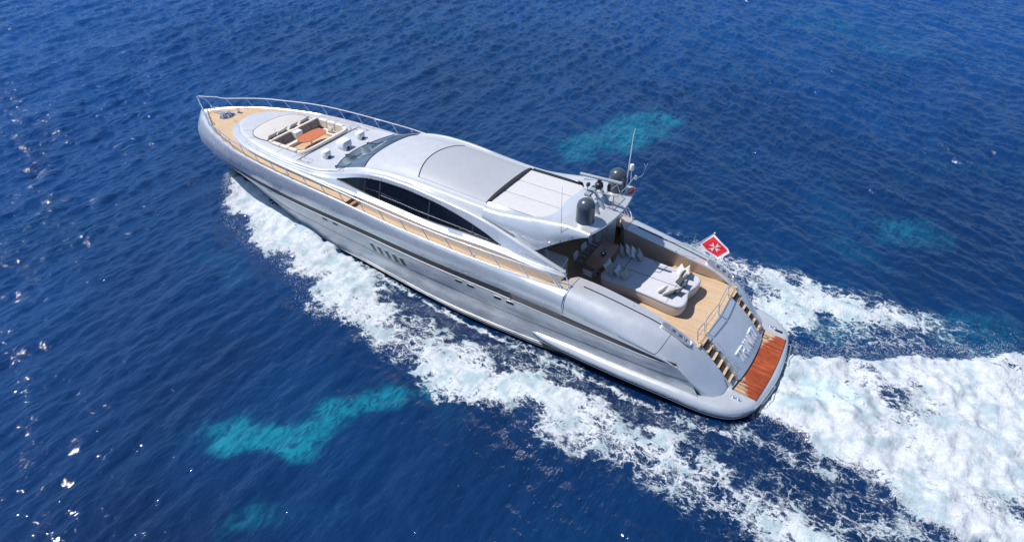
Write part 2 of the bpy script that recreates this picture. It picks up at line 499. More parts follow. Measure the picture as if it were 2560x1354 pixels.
PANE = mat("porthole_glass", (0.010, 0.012, 0.018), 0.18, 0.0, 0.0, 0.25)
def porthole(cx, cz, w, h, s, slant=0.0):
    """window with frame and pane on the hull side, rounded rectangle leaning with `slant`"""
    def ring(sw, sh, off):
        out = []
        for i in range(20):
            a = 2 * math.pi * i / 20
            ca, sa = math.cos(a), math.sin(a)
            px = sw * math.copysign(abs(ca) ** 0.30, ca)
            pz = sh * math.copysign(abs(sa) ** 0.30, sa)
            p, n = hull_side(cx + px + slant * pz, cz + pz, s)
            out.append(p + Vector((0, s * off, 0)))
        return out
    f = MB()
    f.grid([ring(w / 2 + 0.018, h / 2 + 0.018, 0.0), ring(w / 2 + 0.015, h / 2 + 0.015, 0.014), ring(w / 2, h / 2, 0.014), ring(w / 2 - 0.010, h / 2 - 0.010, 0.004)], close_v=True)
    fr = part(f, "porthole", SILVER)
    p = MB()
    p.grid([ring((w / 2 - 0.008) * q, (h / 2 - 0.008) * q, 0.014) for q in (1, 0.75, 0.5, 0.25, 0.02)], close_v=True)
    part(p, "pane", PANE, fr, smooth=False)
for s in (1, -1):
    for i in range(5):
        porthole(21.72 - 0.52 * i, 1.92 - 0.02 * i, 0.26, 0.56, s, 0.22)
    for x in (25.15, 24.35, 16.0, 15.3, 13.75, 13.05, 29.9, 32.1, 33.4):
        porthole(x, 2.42 if x > 20 else 2.22 - (0.06 if x < 14 else 0), 0.44 if x < 20 else 0.40, 0.16, s)

# ------------------------------------------------------------------ decks
def side_z(x):
    return _sdz(x)
_sdz = pc([(10.3, 3.42), (11, 3.48), (12, 3.52), (14, 3.57), (16, 3.62), (18, 3.68), (20, 3.76), (22, 3.87), (23.1, 3.95)])
_cr_y = pc([(10.35, 2.9), (10.9, 3.0), (11.4, 3.1), (12, 3.18), (14, 3.24), (16, 3.26), (18, 3.27), (20, 3.25), (22, 3.22), (24, 3.2), (26, 3.14), (28, 3.04), (30, 2.86), (31, 2.72), (32, 2.48), (33, 2.12), (34, 1.52), (34.3, 1.25), (34.6, 0.78), (34.75, 0.0)])
fd = MB()
rows = []
for X in [x for x in ST_MID if x >= 23.12]:
    x, y, z = rail_pt(12, X)
    rows.append([(x, y * t, z + 0.0) for t in np.linspace(-1, 1, 17)])
fd.grid(rows)
part(fd, "foredeck", TEAK)
for s in (1, -1):
    sd = MB()
    xs = np.linspace(10.5, 23.12, 40)
    rows = [[(x, s * (sheer_y(x) - 0.09), sheer_z(x) - 0.05), (x, s * (sheer_y(x) - 0.11), side_z(x))] for x in xs]
    sd.grid(rows, mi=1)
    sd.grid([[(x, s * (sheer_y(x) - 0.11), side_z(x)), (x, s * (_cr_y(x) - 0.15), side_z(x))] for x in xs], mi=0)
    sd.add([(23.12, s * 3.75, 4.26), (23.12, s * 3.75, 3.94), (23.12, s * 3.0, 3.94), (23.12, s * 3.0, 4.26)], [(0, 1, 2, 3)], mi=2)
    sd.box(22.85, 23.11, min(s * 3.1, s * 3.70), max(s * 3.1, s * 3.70), 3.94, 4.10, mi=2)
    part(sd, "side_deck", [TEAK, SILVER, TEAKX])

# ------------------------------------------------------------------ superstructure
ST_SUP = [x for x in np.linspace(10.9, 30, 90)] + [30 + 4.75 * math.sin(t * math.pi / 2) for t in np.linspace(0, 1, 40)][1:]
deckz = lambda x: sheer_z(x) - 0.06 if x > 23.1 else side_z(x)
c_z = pc([(10.9, 4.02), (11.4, 4.08), (12, 4.12), (13, 4.2), (14, 4.28), (15, 4.30), (16, 4.28), (17, 4.24), (18, 4.25), (19, 4.30), (20, 4.36), (21, 4.42), (22, 4.46), (23, 4.50), (24, 4.53), (26, 4.53), (28, 4.55), (30, 4.55), (34.75, 4.54)])
wb_z = pc([(10.9, 4.06), (11.4, 4.14), (12, 4.22), (13, 4.38), (14.1, 4.48), (15, 4.50), (16, 4.51), (17, 4.48), (18, 4.45), (19, 4.45), (20, 4.52), (21, 4.57), (22, 4.64), (23, 4.76), (24.2, 4.89), (25, 4.75), (26, 4.68), (28, 4.62), (34.75, 4.60)])
wt_z = pc([(10.9, 4.10), (11.4, 4.2), (12, 4.3), (13, 4.43), (14.1, 4.51), (15, 4.79), (16, 5.05), (17, 5.25), (18, 5.40), (19, 5.50), (20, 5.57), (21, 5.56), (22, 5.48), (23, 5.28), (24, 4.98), (24.3, 4.91), (25, 4.80), (26, 4.71), (28, 4.65), (34.75, 4.63)])
a_z = pc([(10.9, 4.16), (11.4, 4.32), (12, 4.52), (13, 4.80), (14, 5.06), (15, 5.30), (16, 5.47), (17, 5.57), (18, 5.66), (19, 5.76), (20, 5.82), (21, 5.82), (22, 5.73), (23, 5.54), (24, 5.23), (25, 4.96), (26, 4.82), (27, 4.76), (28, 4.74), (34.75, 4.70)])
b_z = pc([(12, 6.12), (13, 5.96), (14, 5.80), (15, 5.70), (16, 5.72), (18, 5.80), (20, 5.86), (21, 5.84), (22, 5.76), (23, 5.62), (24, 5.33), (25, 5.03), (26, 4.87), (27, 4.82), (28, 4.81), (34.75, 4.78)])
crown = pc([(12, 0.05), (15.5, 0.10), (18, 0.22), (20, 0.26), (22, 0.16), (23.4, 0.08), (24.5, 0.02), (25.6, 0.0), (34.75, 0.03)])
c_y = lambda x: _cr_y(x) + 0.05
wb_y = lambda x: max(_cr_y(x) - lerp(0.10, 0.22, min(max((25.5 - x) / 1.0, 0), 1)), 0)
a_y0 = pc([(10.9, 2.84), (11.4, 2.86), (12, 2.88), (14, 2.82), (16, 2.74), (18, 2.70), (24, 2.70), (25, 2.76), (26, 2.86), (28, 2.82), (30, 2.65), (31, 2.50), (32, 2.27), (33, 1.92), (34, 1.34), (34.3, 1.08), (34.6, 0.62), (34.75, 0.0)])
wt_y = lambda x: max(lerp(wb_y(x), a_y0(x), min(max((wt_z(x) - wb_z(x)) / max(a_z(x) - wb_z(x), 0.05), 0.1), 0.8)), 0)
b_y = pc([(10, 2.3), (16, 2.30), (24, 2.36), (25, 2.5), (26, 2.66), (28, 2.64), (30, 2.47), (31, 2.32), (32, 2.10), (33, 1.75), (34, 1.19), (34.3, 0.94), (34.6, 0.5), (34.75, 0.0)])
def nosex(x, k):
    """the nose of the coachroof rakes back rail by rail"""
    if x <= 32: return x
    return 32 + (x - 32) * (2.75 - k) / 2.75
def top_z(x, y):
    w = max(b_y(x) - 0.16, 0.05)
    t = min(abs(y) / w, 1)
    e = b_z(x) + (0.10 if x < 24 else 0.10 * max(0, (25 - x))) * (1 - t ** 6) * 1.0
    return e + crown(x) * (1 - t * t)
sup = MB()
for s in (1, -1):
    lo, hi = [], []
    for x in ST_SUP:
        yD = _cr_y(x)
        D = (nosex(x, 0), s * max(yD - 0.04, 0), deckz(x) - 0.05)
        D2 = (nosex(x, 0), s * max(yD - 0.02, 0), c_z(x) - 0.14)
        C1 = (nosex(x, 0.0), s * c_y(x) if yD > 0 else 0, c_z(x) - 0.05)
        C2 = (nosex(x, 0.02), s * (c_y(x) - 0.01 if yD > 0 else 0), c_z(x))
        C3 = (nosex(x, 0.06), s * max(c_y(x) - 0.07, 0), c_z(x) + 0.045)
        C4 = (nosex(x, 0.1), s * max(c_y(x) - 0.14, 0), c_z(x) + 0.04 if x < 25 else c_z(x) + 0.045)
        WB = (nosex(x, 0.16), s * wb_y(x), max(wb_z(x), c_z(x) + 0.05))
        lo.append([D, D2, C1, C2, C3, C4, WB])
        WT = (nosex(x, 0.18), s * wt_y(x), max(wt_z(x), c_z(x) + 0.055))
        ay, az = a_y0(x), a_z(x)
        A0 = (nosex(x, 0.2), s * (ay + (0.04 if ay > 0 else 0)), az - 0.09)
        A1 = (nosex(x, 0.22), s * (ay + (0.02 if ay > 0 else 0)), az - 0.03)
        A2 = (nosex(x, 0.26), s * max(ay - 0.05, 0), az)
        A3 = (nosex(x, 0.32), s * max(ay - 0.13, 0), az - 0.01)
        hi.append([WT, A0, A1, A2, A3])
    sup.grid(lo, flip=s > 0)
    sup.grid(hi, flip=s > 0)
    # plain wall between the window curves where there is no glass (bow-ward and aft of the lens)
    for rng in ([x for x in ST_SUP if x <= 14.3], [x for x in ST_SUP if x >= 24.1]):
        sup.grid([[(nosex(x, 0.16), s * wb_y(x), max(wb_z(x), c_z(x) + 0.05)), (nosex(x, 0.18), s * wt_y(x), max(wt_z(x), c_z(x) + 0.055))] for x in rng], flip=s > 0)
part(sup, "superstructure_side", SILVER, angle=60)
# roof: from the eyebrow ridge over the rail ridge to the centre line
xr = [15.46] + [x for x in ST_SUP if 15.5 <= x <= 27.7]
roof = MB()
def roof_row(x):
    ay, az, by, bz = a_y0(x), a_z(x), b_y(x), b_z(x)
    side = [(ay - 0.13, az - 0.01), (ay - 0.19, min(az - 0.05, bz - 0.02) if x < 25 else az + 0.0), (by + 0.08, bz - 0.04), (by + 0.03, bz + 0.01), (by - 0.04, bz + 0.03), (by - 0.12, bz + 0.02)]
    w = by - 0.16
    mid = [(w * t, top_z(x, w * t)) for t in np.linspace(0.97, 0, 9)]
    half = side + mid
    return [(x, y, z) for y, z in half] + [(x, -y, z) for y, z in half[::-1][1:]]
roof.grid([roof_row(x) for x in xr])
part(roof, "roof", SILVER_FLAT, angle=60)
# foredeck coachroof top, with the well of the lounge left open
ct = MB()
WELL = (27.92, 30.35, 1.86)
xs = sorted(set([27.7] + [float(v) for v in np.linspace(27.7, 27.92, 3)] + [float(v) for v in np.linspace(27.92, 30.35, 14)] + [nosex(x, 0.34) for x in ST_SUP if x > 30.45]))
def inv_nose(x):
    if x <= 32: return x
    return min(32 + (x - 32) * 2.75 / (2.75 - 0.34), 34.75)
for s in (1, -1):
    for a, b in zip(xs[:-1], xs[1:]):
        for (t0, t1) in ((0, 1), (1, 2), (2, 3), (3, 4), (4, 5)):
            def pt(x, t):
                X = inv_nose(x)
                w = max(a_y0(X) - 0.13, 0)
                k0 = min(1.86, w * 0.78) if X > 27 else w
                ys = [0, k0 * 0.5, k0, k0 + (w - k0) * 0.45, w - (w - k0) * 0.15, w]
                zs = [4.84, 4.84, 4.83, 4.82, 4.80, a_z(X) - 0.01]
                return (x, s * ys[t], zs[t])
            if t1 <= 2 and a >= WELL[0] - 1e-6 and b <= WELL[1] + 1e-6:
                continue
            ct.add([pt(a, t0), pt(b, t0), pt(b, t1), pt(a, t1)], [(0, 1, 2, 3)])
part(ct, "coachroof", SILVER_FLAT, angle=60)

# side windows: curved dark glass set 3 cm in, with black surround and mullions
for s in (1, -1):
    w = MB()
    xs_w = np.linspace(14.12, 24.28, 60)
    rows = []
    for x in xs_w:
        a = Vector((x, s * wb_y(x), wb_z(x))); b = Vector((x, s * wt_y(x), wt_z(x)))
        ins = Vector((0, -s * 0.03, 0))
        rows.append([a, a + ins] + [a.lerp(b, t) + ins for t in (0.25, 0.5, 0.75)] + [b + ins, b])
    w.grid(rows, flip=s > 0)
    win = part(w, "side_window", GLASS)
    fr = MB()
    loop = [Vector((x, s * (wb_y(x) + 0.0), wb_z(x))) for x in xs_w] + [Vector((x, s * (wt_y(x) + 0.0), wt_z(x))) for x in xs_w[::-1]]
    fr.tube(loop[1:-1], 0.022, 5, closed=True)
    part(fr, "window_frame", BLACK, win)
    for xm, wd in ((22.45, 0.07), (21.45, 0.10), (18.35, 0.09), (15.75, 0.08)):
        mm = MB()
        r = []
        for x in (xm - wd / 2, xm + wd / 2):
            a = Vector((x, s * (wb_y(x) - 0.018), wb_z(x))); b = Vector((x, s * (wt_y(x) - 0.018), wt_z(x)))
            r.append([a, b])
        mm.grid(r)
        mm.grid([[p + Vector((0, -s * 0.012, 0)) for p in q] for q in r])
        part(mm, "mullion", DKGREY, win)
    hr = MB()
    hr.tube([Vector((x, s * (wb_y(x) - 0.02), wb_z(x) + (wt_z(x) - wb_z(x)) * 0.30)) for x in np.linspace(14.8, 21.3, 20)], 0.011, 5)
    part(hr, "window_rail", CHROME, win)
    # pantograph door outline
    dr = MB()
    pts = []
    for x, q in ((21.35, 0), (21.35, 1), (22.05, 1)):
        pts.append((x, s * (a_y0(x) + 0.045), a_z(x) - 0.12) if q else (x, s * (c_y(x) - 0.13), c_z(x) + 0.05))
    dr.tube([pts[0], (21.36, s * (wb_y(21.36) + 0.006), wb_z(21.36))], 0.007, 4)
    part(dr, "side_door_seam", BLACK)
    dr = MB()
    dr.tube([(21.35, s * (wt_y(21.35) + 0.008), wt_z(21.35)), pts[1], pts[2], (22.05, s * (wt_y(22.05) + 0.008), wt_z(22.05))], 0.007, 4)
    part(dr, "side_door_seam", BLACK)

# windscreen: a curved sheet 15 mm proud of the roof skin
ws_f = lambda y: 25.66 - 0.86 * (abs(y) / 2.5) ** 2.0
ws_r = lambda y: 23.42 - 0.50 * (abs(y) / 2.42) ** 2.0
def ws_rows(off, y0=-2.42, y1=2.42, n=33):
    rows = []
    for y in np.linspace(y0, y1, n):
        q = abs(y) / 2.42
        r = []
        for t in np.linspace(0, 1, 11):
            x = lerp(ws_f(y), ws_r(y), t)
            yy = y * min((b_y(x) - 0.06) / 2.42, 1.06)
            r.append((x, yy, top_z(x, yy) + off))
        rows.append(r)
    return rows
w = MB()
w.grid(ws_rows(0.018))
wind = part(w, "windscreen", WGLASS, angle=60)
rim = MB()
rr = ws_rows(0.018)
rim.tube([r[0] for r in rr] + [rr[-1][q] for q in range(1, 11)] + [r[-1] for r in rr[::-1][1:]] + [rr[0][q] for q in range(9, 0, -1)], 0.024, 5, closed=True)
part(rim, "windscreen_frame", DKGREY, wind)
for yp in (-0.95, 0.95):
    q = MB()
    xs_ = [lerp(ws_f(yp), ws_r(yp), t) for t in np.linspace(0.02, 0.98, 7)]
    q.grid([[(x, yp - 0.03, top_z(x, yp) + 0.026), (x, yp + 0.03, top_z(x, yp) + 0.026)] for x in xs_])
    part(q, "windscreen_pillar", DKGREY, wind)
for yw, dy in ((2.15, -0.9), (0.75, -0.95), (-0.95, -0.95)):
    q = MB()
    x0 = ws_f(yw) + 0.10
    z0 = top_z(x0, yw)
    x1, y1 = ws_f(yw) - 0.75, yw + 0.15
    q.lathe((x0, yw, z0), [(0.0, 0.08), (0.035, 0.07), (0.045, 0)], 10)
    q.tube([(x0, yw, z0 + 0.07), (x0 - 0.35, yw + 0.08, top_z(x0 - 0.35, yw) + 0.09), (x1, y1, top_z(x1, y1) + 0.07)], 0.016, 6)
    q.tube([(x1 - 0.10, y1 - 0.42, top_z(x1 - 0.1, y1 - 0.4) + 0.045), (x1, y1, top_z(x1, y1) + 0.05), (x1 + 0.06, y1 + 0.42, top_z(x1, y1 + 0.4) + 0.045)], 0.014, 6)
    part(q, "wiper", BLACK)
    q = MB()
    q.tube([(x0 + 0.02, yw - 0.1, z0 + 0.02), (x0 + 0.22, yw - 0.2, z0 + 0.16)], 0.022, 6)
    part(q, "wiper_stay", WHITE)

# sliding roof panel, its forward seam and aft bar
q = MB()
arc_x = lambda y: 20.08 - 0.52 * (abs(y) / 1.98) ** 2
ys = np.linspace(-1.96, 1.96, 31)
rows = []
for y in ys:
    xx = np.linspace(15.62, arc_x(y), 16)
    rows.append([(x, y, top_z(x, y) + 0.022) for x in xx])
q.grid(rows)
q.grid([[(15.62, y, top_z(15.62, y) + 0.022), (15.62, y, top_z(15.62, y) - 0.02)] for y in ys])
q.grid([[(x, sy, top_z(x, sy) + 0.022), (x, sy * 1.004, top_z(x, sy) - 0.01)] for sy in (-1.96,) for x in np.linspace(15.62, 19.56, 16)])
q.grid([[(x, sy, top_z(x, sy) + 0.022), (x, sy * 1.004, top_z(x, sy) - 0.01)] for sy in (1.96,) for x in np.linspace(15.62, 19.56, 16)])
hatch = part(q, "sliding_roof", HATCHGREY, angle=60)
q = MB()
q.tube([(arc_x(y) + 0.03, y, top_z(arc_x(y), y) + 0.012) for y in ys], 0.036, 6)
part(q, "roof_seam", DKGREY, hatch)
q = MB()
q.grid([[(15.62, y, top_z(15.6, y) + 0.03), (15.60, y, top_z(15.6, y) + 0.06), (15.46, y, top_z(15.6, y) + 0.06), (15.44, y, top_z(15.6, y) - 0.12)] for y in np.linspace(-1.99, 1.99, 21)])
part(q, "roof_bar", DKGREY, hatch)

# aft roof: sunpad and the wing that carries the aerials
rec_x = lambda y: 12.20 + 0.16 * (1 - min(abs(y) / 1.2, 1)) ** 2 + (0.75 * max(0, abs(y) - 1.25) ** 1.6)   # aft edge of the pad
padz = lambda x: 5.80 - 0.0 * x
q = MB()
for y0, y1 in ((-1.84, -0.63), (-0.61, 0.61), (0.63, 1.84)):
    yy = np.linspace(y0, y1, 9)
    q.grid([[(x, y, 5.80 + 0.03 * (1 - (abs(y) / 1.9) ** 2) - 0.015 * (abs(2 * (y - (y0 + y1) / 2) / (y1 - y0)) ** 6)) for x in np.linspace(15.50, rec_x(y) + 0.02, 14)] for y in yy])
pad = part(q, "roof_sunpad", PADWHITE, angle=60)
for s in (1, -1):
    t_ = MB()
    t_.grid([[(x, s * 1.87, 5.80), (x, s * 1.95, 5.80)] for x in np.linspace(15.45, 12.7, 6)])
    t_.grid([[(x, s * 1.95, 5.80), (x, s * 1.96, 5.84)] for x in np.linspace(15.4, 12.7, 6)])
    part(t_, "roof_track", DKGREY)
wing_edge_x = lambda y: 9.62 + 0.40 * (abs(y) / 2.35) ** 2       # rear edge in plan
wg_z = pc([(9.3, 6.18), (9.9, 6.22), (10.6, 6.30), (11.3, 6.28), (12, 6.10), (12.6, 5.92), (13.2, 5.84), (15.3, 5.79)])
def wing_b(x):       # ridge height on the wing side
    return b_z(x) if x > 12 else pc([(9.6, 6.18), (10, 6.2), (11, 6.24), (12, 6.12)])(x)
wing = MB()
# centre part between the pad and the rear edge
ys = np.linspace(-2.34, 2.34, 41)
rows = []
for y in ys:
    x0, x1 = wing_edge_x(y), rec_x(y) if abs(y) < 1.9 else rec_x(1.9) + (abs(y) - 1.9) * 4.0
    x1 = min(x1, 15.3)
    row = []
    for t in np.linspace(0, 1, 18):
        x = lerp(x0, x1, t)
        z = wg_z(x) * (1 - min(1, max(0, (abs(y) - 1.4) / 0.94)) ** 2) + wing_b(x) * min(1, max(0, (abs(y) - 1.4) / 0.94)) ** 2
        row.append((x, y, z - 0.02 * max(0, 1 - t * 12)))
    rows.append(row)
wing.grid(rows)
# thickness of the rear edge and the underside
und = lambda x: pc([(9.5, 6.05), (10.5, 5.95), (12, 5.6), (13.6, 5.3)])(x)
wing.grid([[(wing_edge_x(y), y, 6.19), (wing_edge_x(y) - 0.03, y, 6.12), (wing_edge_x(y) + 0.02, y, 6.05)] for y in ys])
wing.grid([[(x, y, und(x)) for x in np.linspace(wing_edge_x(y) + 0.02, 13.6, 8)] for y in ys], mi=1)
# sides: strip beside pad, ridge, and skirt down to the eyebrow
skirt_x = pc([(0, 9.98), (1, 12.45)])
for s in (1, -1):
    rows = []
    for x in np.concatenate([np.linspace(9.98, 12.4, 16), np.linspace(12.55, 15.47, 16)]):
        bz = wing_b(x)
        top = [(x, s * 1.97, 5.86 if x > 12.6 else None), (x, s * 2.2, bz + 0.01), (x, s * 2.30, bz + 0.02), (x, s * 2.38, bz - 0.01)]
        if x < 12.6:
            top[0] = (x, s * 2.12, bz)
        # lower end of the skirt: rises aft from the eyebrow to the rear corner
        if x >= 12.45:
            ly, lz = a_y0(x) - 0.19, a_z(x) - 0.05
        else:
            t = (12.45 - x) / 2.47
            ly = 2.66 - 0.22 * t
            lz = pc([(0, 4.62), (0.45, 5.38), (0.85, 5.93), (1.0, 6.08)])(t)
        mid = []
        for t in (0.2, 0.4, 0.6, 0.8, 1.0):
            y = lerp(2.38, ly, t) + 0.10 * math.sin(math.pi * t) * min(1, (bz - lz))
            mid.append((x, s * y, lerp(bz - 0.01, lz, t)))
        rows.append(top + mid)
    wing.grid(rows)
    # inner face of the skirt
    wing.grid([[ (r[-1][0], r[-1][1], r[-1][2]), (r[-1][0], r[-1][1] - s * 0.08, r[-1][2] + 0.02), (r[-1][0], r[-1][1] - s * 0.2, und(r[-1][0]))] for r in rows[:20]], mi=1)
wing_o = part(wing, "roof_wing", [SILVER, SILVER_FLAT], angle=60)

# tail of the eyebrow: close the ends of the house sides
for s in (1, -1):
    tl = MB()
    x = 10.9
    ring = [(x, s * 3.01, 3.48), (x, s * 3.05, 3.9), (x, s * 3.05, 3.97), (x, s * 3.04, 4.02), (x, s * 2.98, 4.065), (x, s * 2.91, 4.06), (x, s * 2.78, 4.07), (x, s * 2.88, 4.13), (x, s * 2.79, 4.16), (x, s * 2.71, 4.15)]
    inner = [(p[0] + 0.02, s * 2.6, p[2]) for p in ring]
    cap = [(p[0] - 0.16 * math.sin(math.pi * min(1, i / 9)), p[1] * 0.985, p[2] - 0.02) for i, p in enumerate(ring)]
    tl.grid([ring, cap, inner])
    # inner wall of the house toward the cockpit
    xs_ = np.linspace(10.9, 13.6, 12)
    tl.grid([[(x, s * (a_y0(x) - 0.13), a_z(x) - 0.01), (x, s * (a_y0(x) - 0.22), a_z(x) - 0.06), (x, s * 2.58, 2.5)] for x in xs_])
    part(tl, "house_side_tail", SILVER, angle=70)
# ------------------------------------------------------------------ aft quarters (bulwarks that sweep down to the platform)
q_in = pc([(2.93, 0.78), (3.0, 0.95), (3.5, 1.59), (4, 2.07), (4.4, 2.39), (5, 2.76), (6, 3.14), (7, 3.36), (8, 3.53), (9, 3.67), (10, 3.77), (10.4, 3.79)])
def quarter_pts(t, s):
    """t: 1 at the forward seam (x=10.35), 0 on the platform"""
    # inner lip
    xi = lerp(2.93, XB, t)
    yi = pc([(0, 2.34), (0.08, 2.27), (0.2, 2.34), (0.35, 2.42), (0.5, 2.33), (0.8, 2.32), (1, 2.38)])(t)
    I = Vector((xi, yi, q_in(xi)))
    xc = lerp(2.98, XB, t)
    C = Vector((xc, pc([(0, 2.80), (0.2, 3.02), (0.45, 3.12), (1, 3.30)])(t), pc([(0, 0.78), (0.06, 1.3), (0.16, 2.08), (0.24, 2.55), (0.33, 2.93), (0.45, 3.18), (0.7, 3.50), (1, 3.80)])(t)))
    xs_ = lerp(3.22, XB, t)
    Sx = Vector((xs_, pc([(0, 3.22), (0.2, 3.50), (0.45, 3.66), (1, 3.76)])(t), pc([(0, 0.76), (0.08, 1.15), (0.2, 1.9), (0.33, 2.50), (0.45, 2.80), (0.7, 3.2), (1, 3.52)])(t)))
    xt = lerp(3.62, XB, t)
    T = Vector((xt, pc([(0, 3.42), (0.1, 3.66), (0.22, 3.80), (0.5, 3.89), (1, 3.93)])(t), pc([(0, 0.76), (0.07, 1.3), (0.2, 2.14), (0.4, 2.36), (0.65, 2.5), (1, 2.66)])(t)))
    M = Sx.lerp(T, 0.5) + Vector((-0.02, 0.09, 0.0)) * min(1, t * 6)
    return [Vector((p.x, s * p.y, p.z)) for p in (I, C, Sx, M, T)]
aft = {}
WELLC = mat("mooring_well_shaded_floor", (0.20, 0.22, 0.27), 0.5)  # dark blue paints the shade of a deeper recess
for s in (1, -1):
    q = MB()
    rows = []
    for t in [0, 0.03, 0.06, 0.1] + list(np.linspace(0.15, 1, 36)):
        pts = quarter_pts(t, s)
        lip0 = pts[0] + Vector((0, -s * 0.02, -0.06))
        tuck = pts[-1] + Vector((0.05, -s * 0.10, -0.02))
        rows.append([lip0, pts[0]] + bez(pts, 5)[1:] + [tuck])
    q.grid(rows, flip=s < 0)
    aft[s] = part(q, "aft_quarter", SILVER, angle=55)
    # seams of the long locker lid and the slot on top
    sm = MB()
    def on_q(t, v):
        r = bez(quarter_pts(t, s), 12)
        return r[min(int(v * 12), len(r) - 1)] + Vector((0, s * 0.004, 0.004))
    tb = [0.985] * 40
    sm.tube([on_q(0.99, v) for v in np.linspace(0.15, 3.7, 24)], 0.011, 5)
    part(sm, "locker_seam", DKGREY, aft[s])
    sm = MB()
    sm.tube([on_q(0.355, v) for v in np.linspace(0.15, 3.2, 20)] + [on_q(t, 3.25) for t in np.linspace(0.37, 0.60, 14)], 0.009, 5)
    part(sm, "locker_seam", DKGREY, aft[s])
    sl = MB()
    sl.tube([on_q(t, 0.62) + Vector((0, 0, 0.012)) for t in np.linspace(0.40, 0.93, 34)], 0.024, 6)
    part(sl, "grab_slot", DKGREY, aft[s])
    # stepped bolt and filler details
    dt = MB()
    p = on_q(0.62, 0.4)
    dt.lathe(tuple(p), [(0.0, 0.03), (0.03, 0.025), (0.04, 0)], 10)
    part(dt, "deck_filler", CHROME, aft[s])
    # fairlead well with rollers
    wl = MB()
    cx0, cx1 = 4.85, 6.05
    def lipz(x): return q_in(x) + 0.005
    base = []
    n = 10
    ring0, ring1, ring2 = [], [], []
    for i in range(28):
        a = 2 * math.pi * i / 28
        ca, sa = math.cos(a), math.sin(a)
        X = 5.42 + 0.70 * math.copysign(abs(ca) ** 0.5, ca)
        Y = 2.72 + 0.24 * math.copysign(abs(sa) ** 0.5, sa)
        t = (X - 2.93) / (XB - 2.93)
        z = q_in(X) + 0.03
        z += 0.055 * (Y - 2.4) / 0.5; ring0.append((X, s * Y, z - 0.04)); ring1.append((X, s * (2.72 + (Y - 2.72) * 0.95), z + 0.035)); ring2.append((5.42 + (X - 5.42) * 0.93, s * (2.72 + (Y - 2.72) * 0.84), z + 0.012))
    wl.grid([ring0, ring1, ring2], close_v=True)
    wl.add(ring2, [tuple(range(28))], mi=1)
    well = part(wl, "mooring_well", [SILVER, WELLC], aft[s])
    for x in (5.65, 5.35, 5.05):
        b_ = MB()
        z = q_in(x) + 0.02
        b_.lathe((x, s * 2.74, z), [(0.07, 0), (0.05, 0.05), (0.04, 0.10), (0.075, 0.15), (0.07, 0.18), (0.0, 0.19)], 14)
        part(b_, "mooring_roller", CHROME, well)
    b_ = MB()
    z = q_in(4.85) + 0.02
    b_.lathe((4.88, s * 2.74, z), [(0.05, 0), (0.035, 0.12), (0.0, 0.13)], 10)
    b_.tube([(4.76, s * 2.86, z + 0.10), (5.0, s * 2.62, z + 0.14)], 0.022, 6)
    part(b_, "mooring_cleat", CHROME, well)

# ------------------------------------------------------------------ cockpit shell
FZ = 2.50
ck = MB()
ck.prism([(4.42, -2.52), (4.42, 2.52), (10.4, 2.6), (13.6, 2.7), (13.6, -2.7), (10.4, -2.6)], FZ - 0.1, FZ)
floor = part(ck, "cockpit_floor", TEAK, smooth=False)
for s in (1, -1):
    cw = MB()
    xs_ = np.linspace(4.45, 10.35, 30)
    cw.grid([[tuple(quarter_pts((x - 2.93) / (XB - 2.93), s)[0] + Vector((0, -s * 0.02, -0.06))), (x, s * 2.46, lerp(q_in(x), FZ, 0.5)), (x, s * 2.50, FZ - 0.02)] for x in xs_])
    part(cw, "cockpit_wall", WARMWALL)
    # curved gate and steps from the side deck down into the cockpit
    gt = MB()
    arc = [(10.35, 2.40), (10.50, 2.55), (10.72, 2.85), (10.85, 3.15), (10.9, 3.5)]
    top = bez([(x, s * y, 3.80) for x, y in arc], 5)
    gt.grid([[tuple(p), (p.x - 0.02, p.y, p.z - 0.05), (p.x, p.y, 3.42)] for p in top])
    # flat top of the bulwark between gate arc and seam
    gt.add([tuple(p) for p in top] + [(10.35, s * 3.50, 3.79), (10.35, s * 3.3, 3.80)], [tuple(range(len(top) + 2))])
    gt.grid([[(10.35, s * 2.36, 3.78), (10.35, s * 2.40, FZ)], [(10.42, s * 2.48, 3.79), (10.42, s * 2.5, FZ)], [(10.62, s * 2.72, 3.79), (10.62, s * 2.72, FZ)], [(10.85, s * 3.10, 3.8), (10.85, s * 3.10, FZ)]])
    gt.grid([[(10.6, s * 3.42, 3.74), (10.6, s * 3.40, 2.6)], [(11.6, s * 3.5, 3.55), (11.6, s * 3.42, 2.6)]])
    part(gt, "side_gate_coaming", WARMWALL, angle=60)
    for i, (xa, xb, z) in enumerate(((11.15, 11.55, 3.25), (10.95, 11.25, 3.0), (10.62, 11.05, 2.75))):
        st_ = MB()
        st_.box(xa, xb, min(s * 2.62, s * 3.38), max(s * 2.62, s * 3.38), z - 0.25, z)
        part(st_, "side_step", TEAKX, smooth=False)
    hr = MB()
    hr.tube(bez([(11.4, s * 3.35, 4.40), (10.95, s * 3.30, 4.42), (10.62, s * 3.28, 4.38), (10.42, s * 3.3, 4.1), (10.36, s * 3.32, 3.8)], 5), 0.028, 8)
    part(hr, "gate_handrail", CHROME)
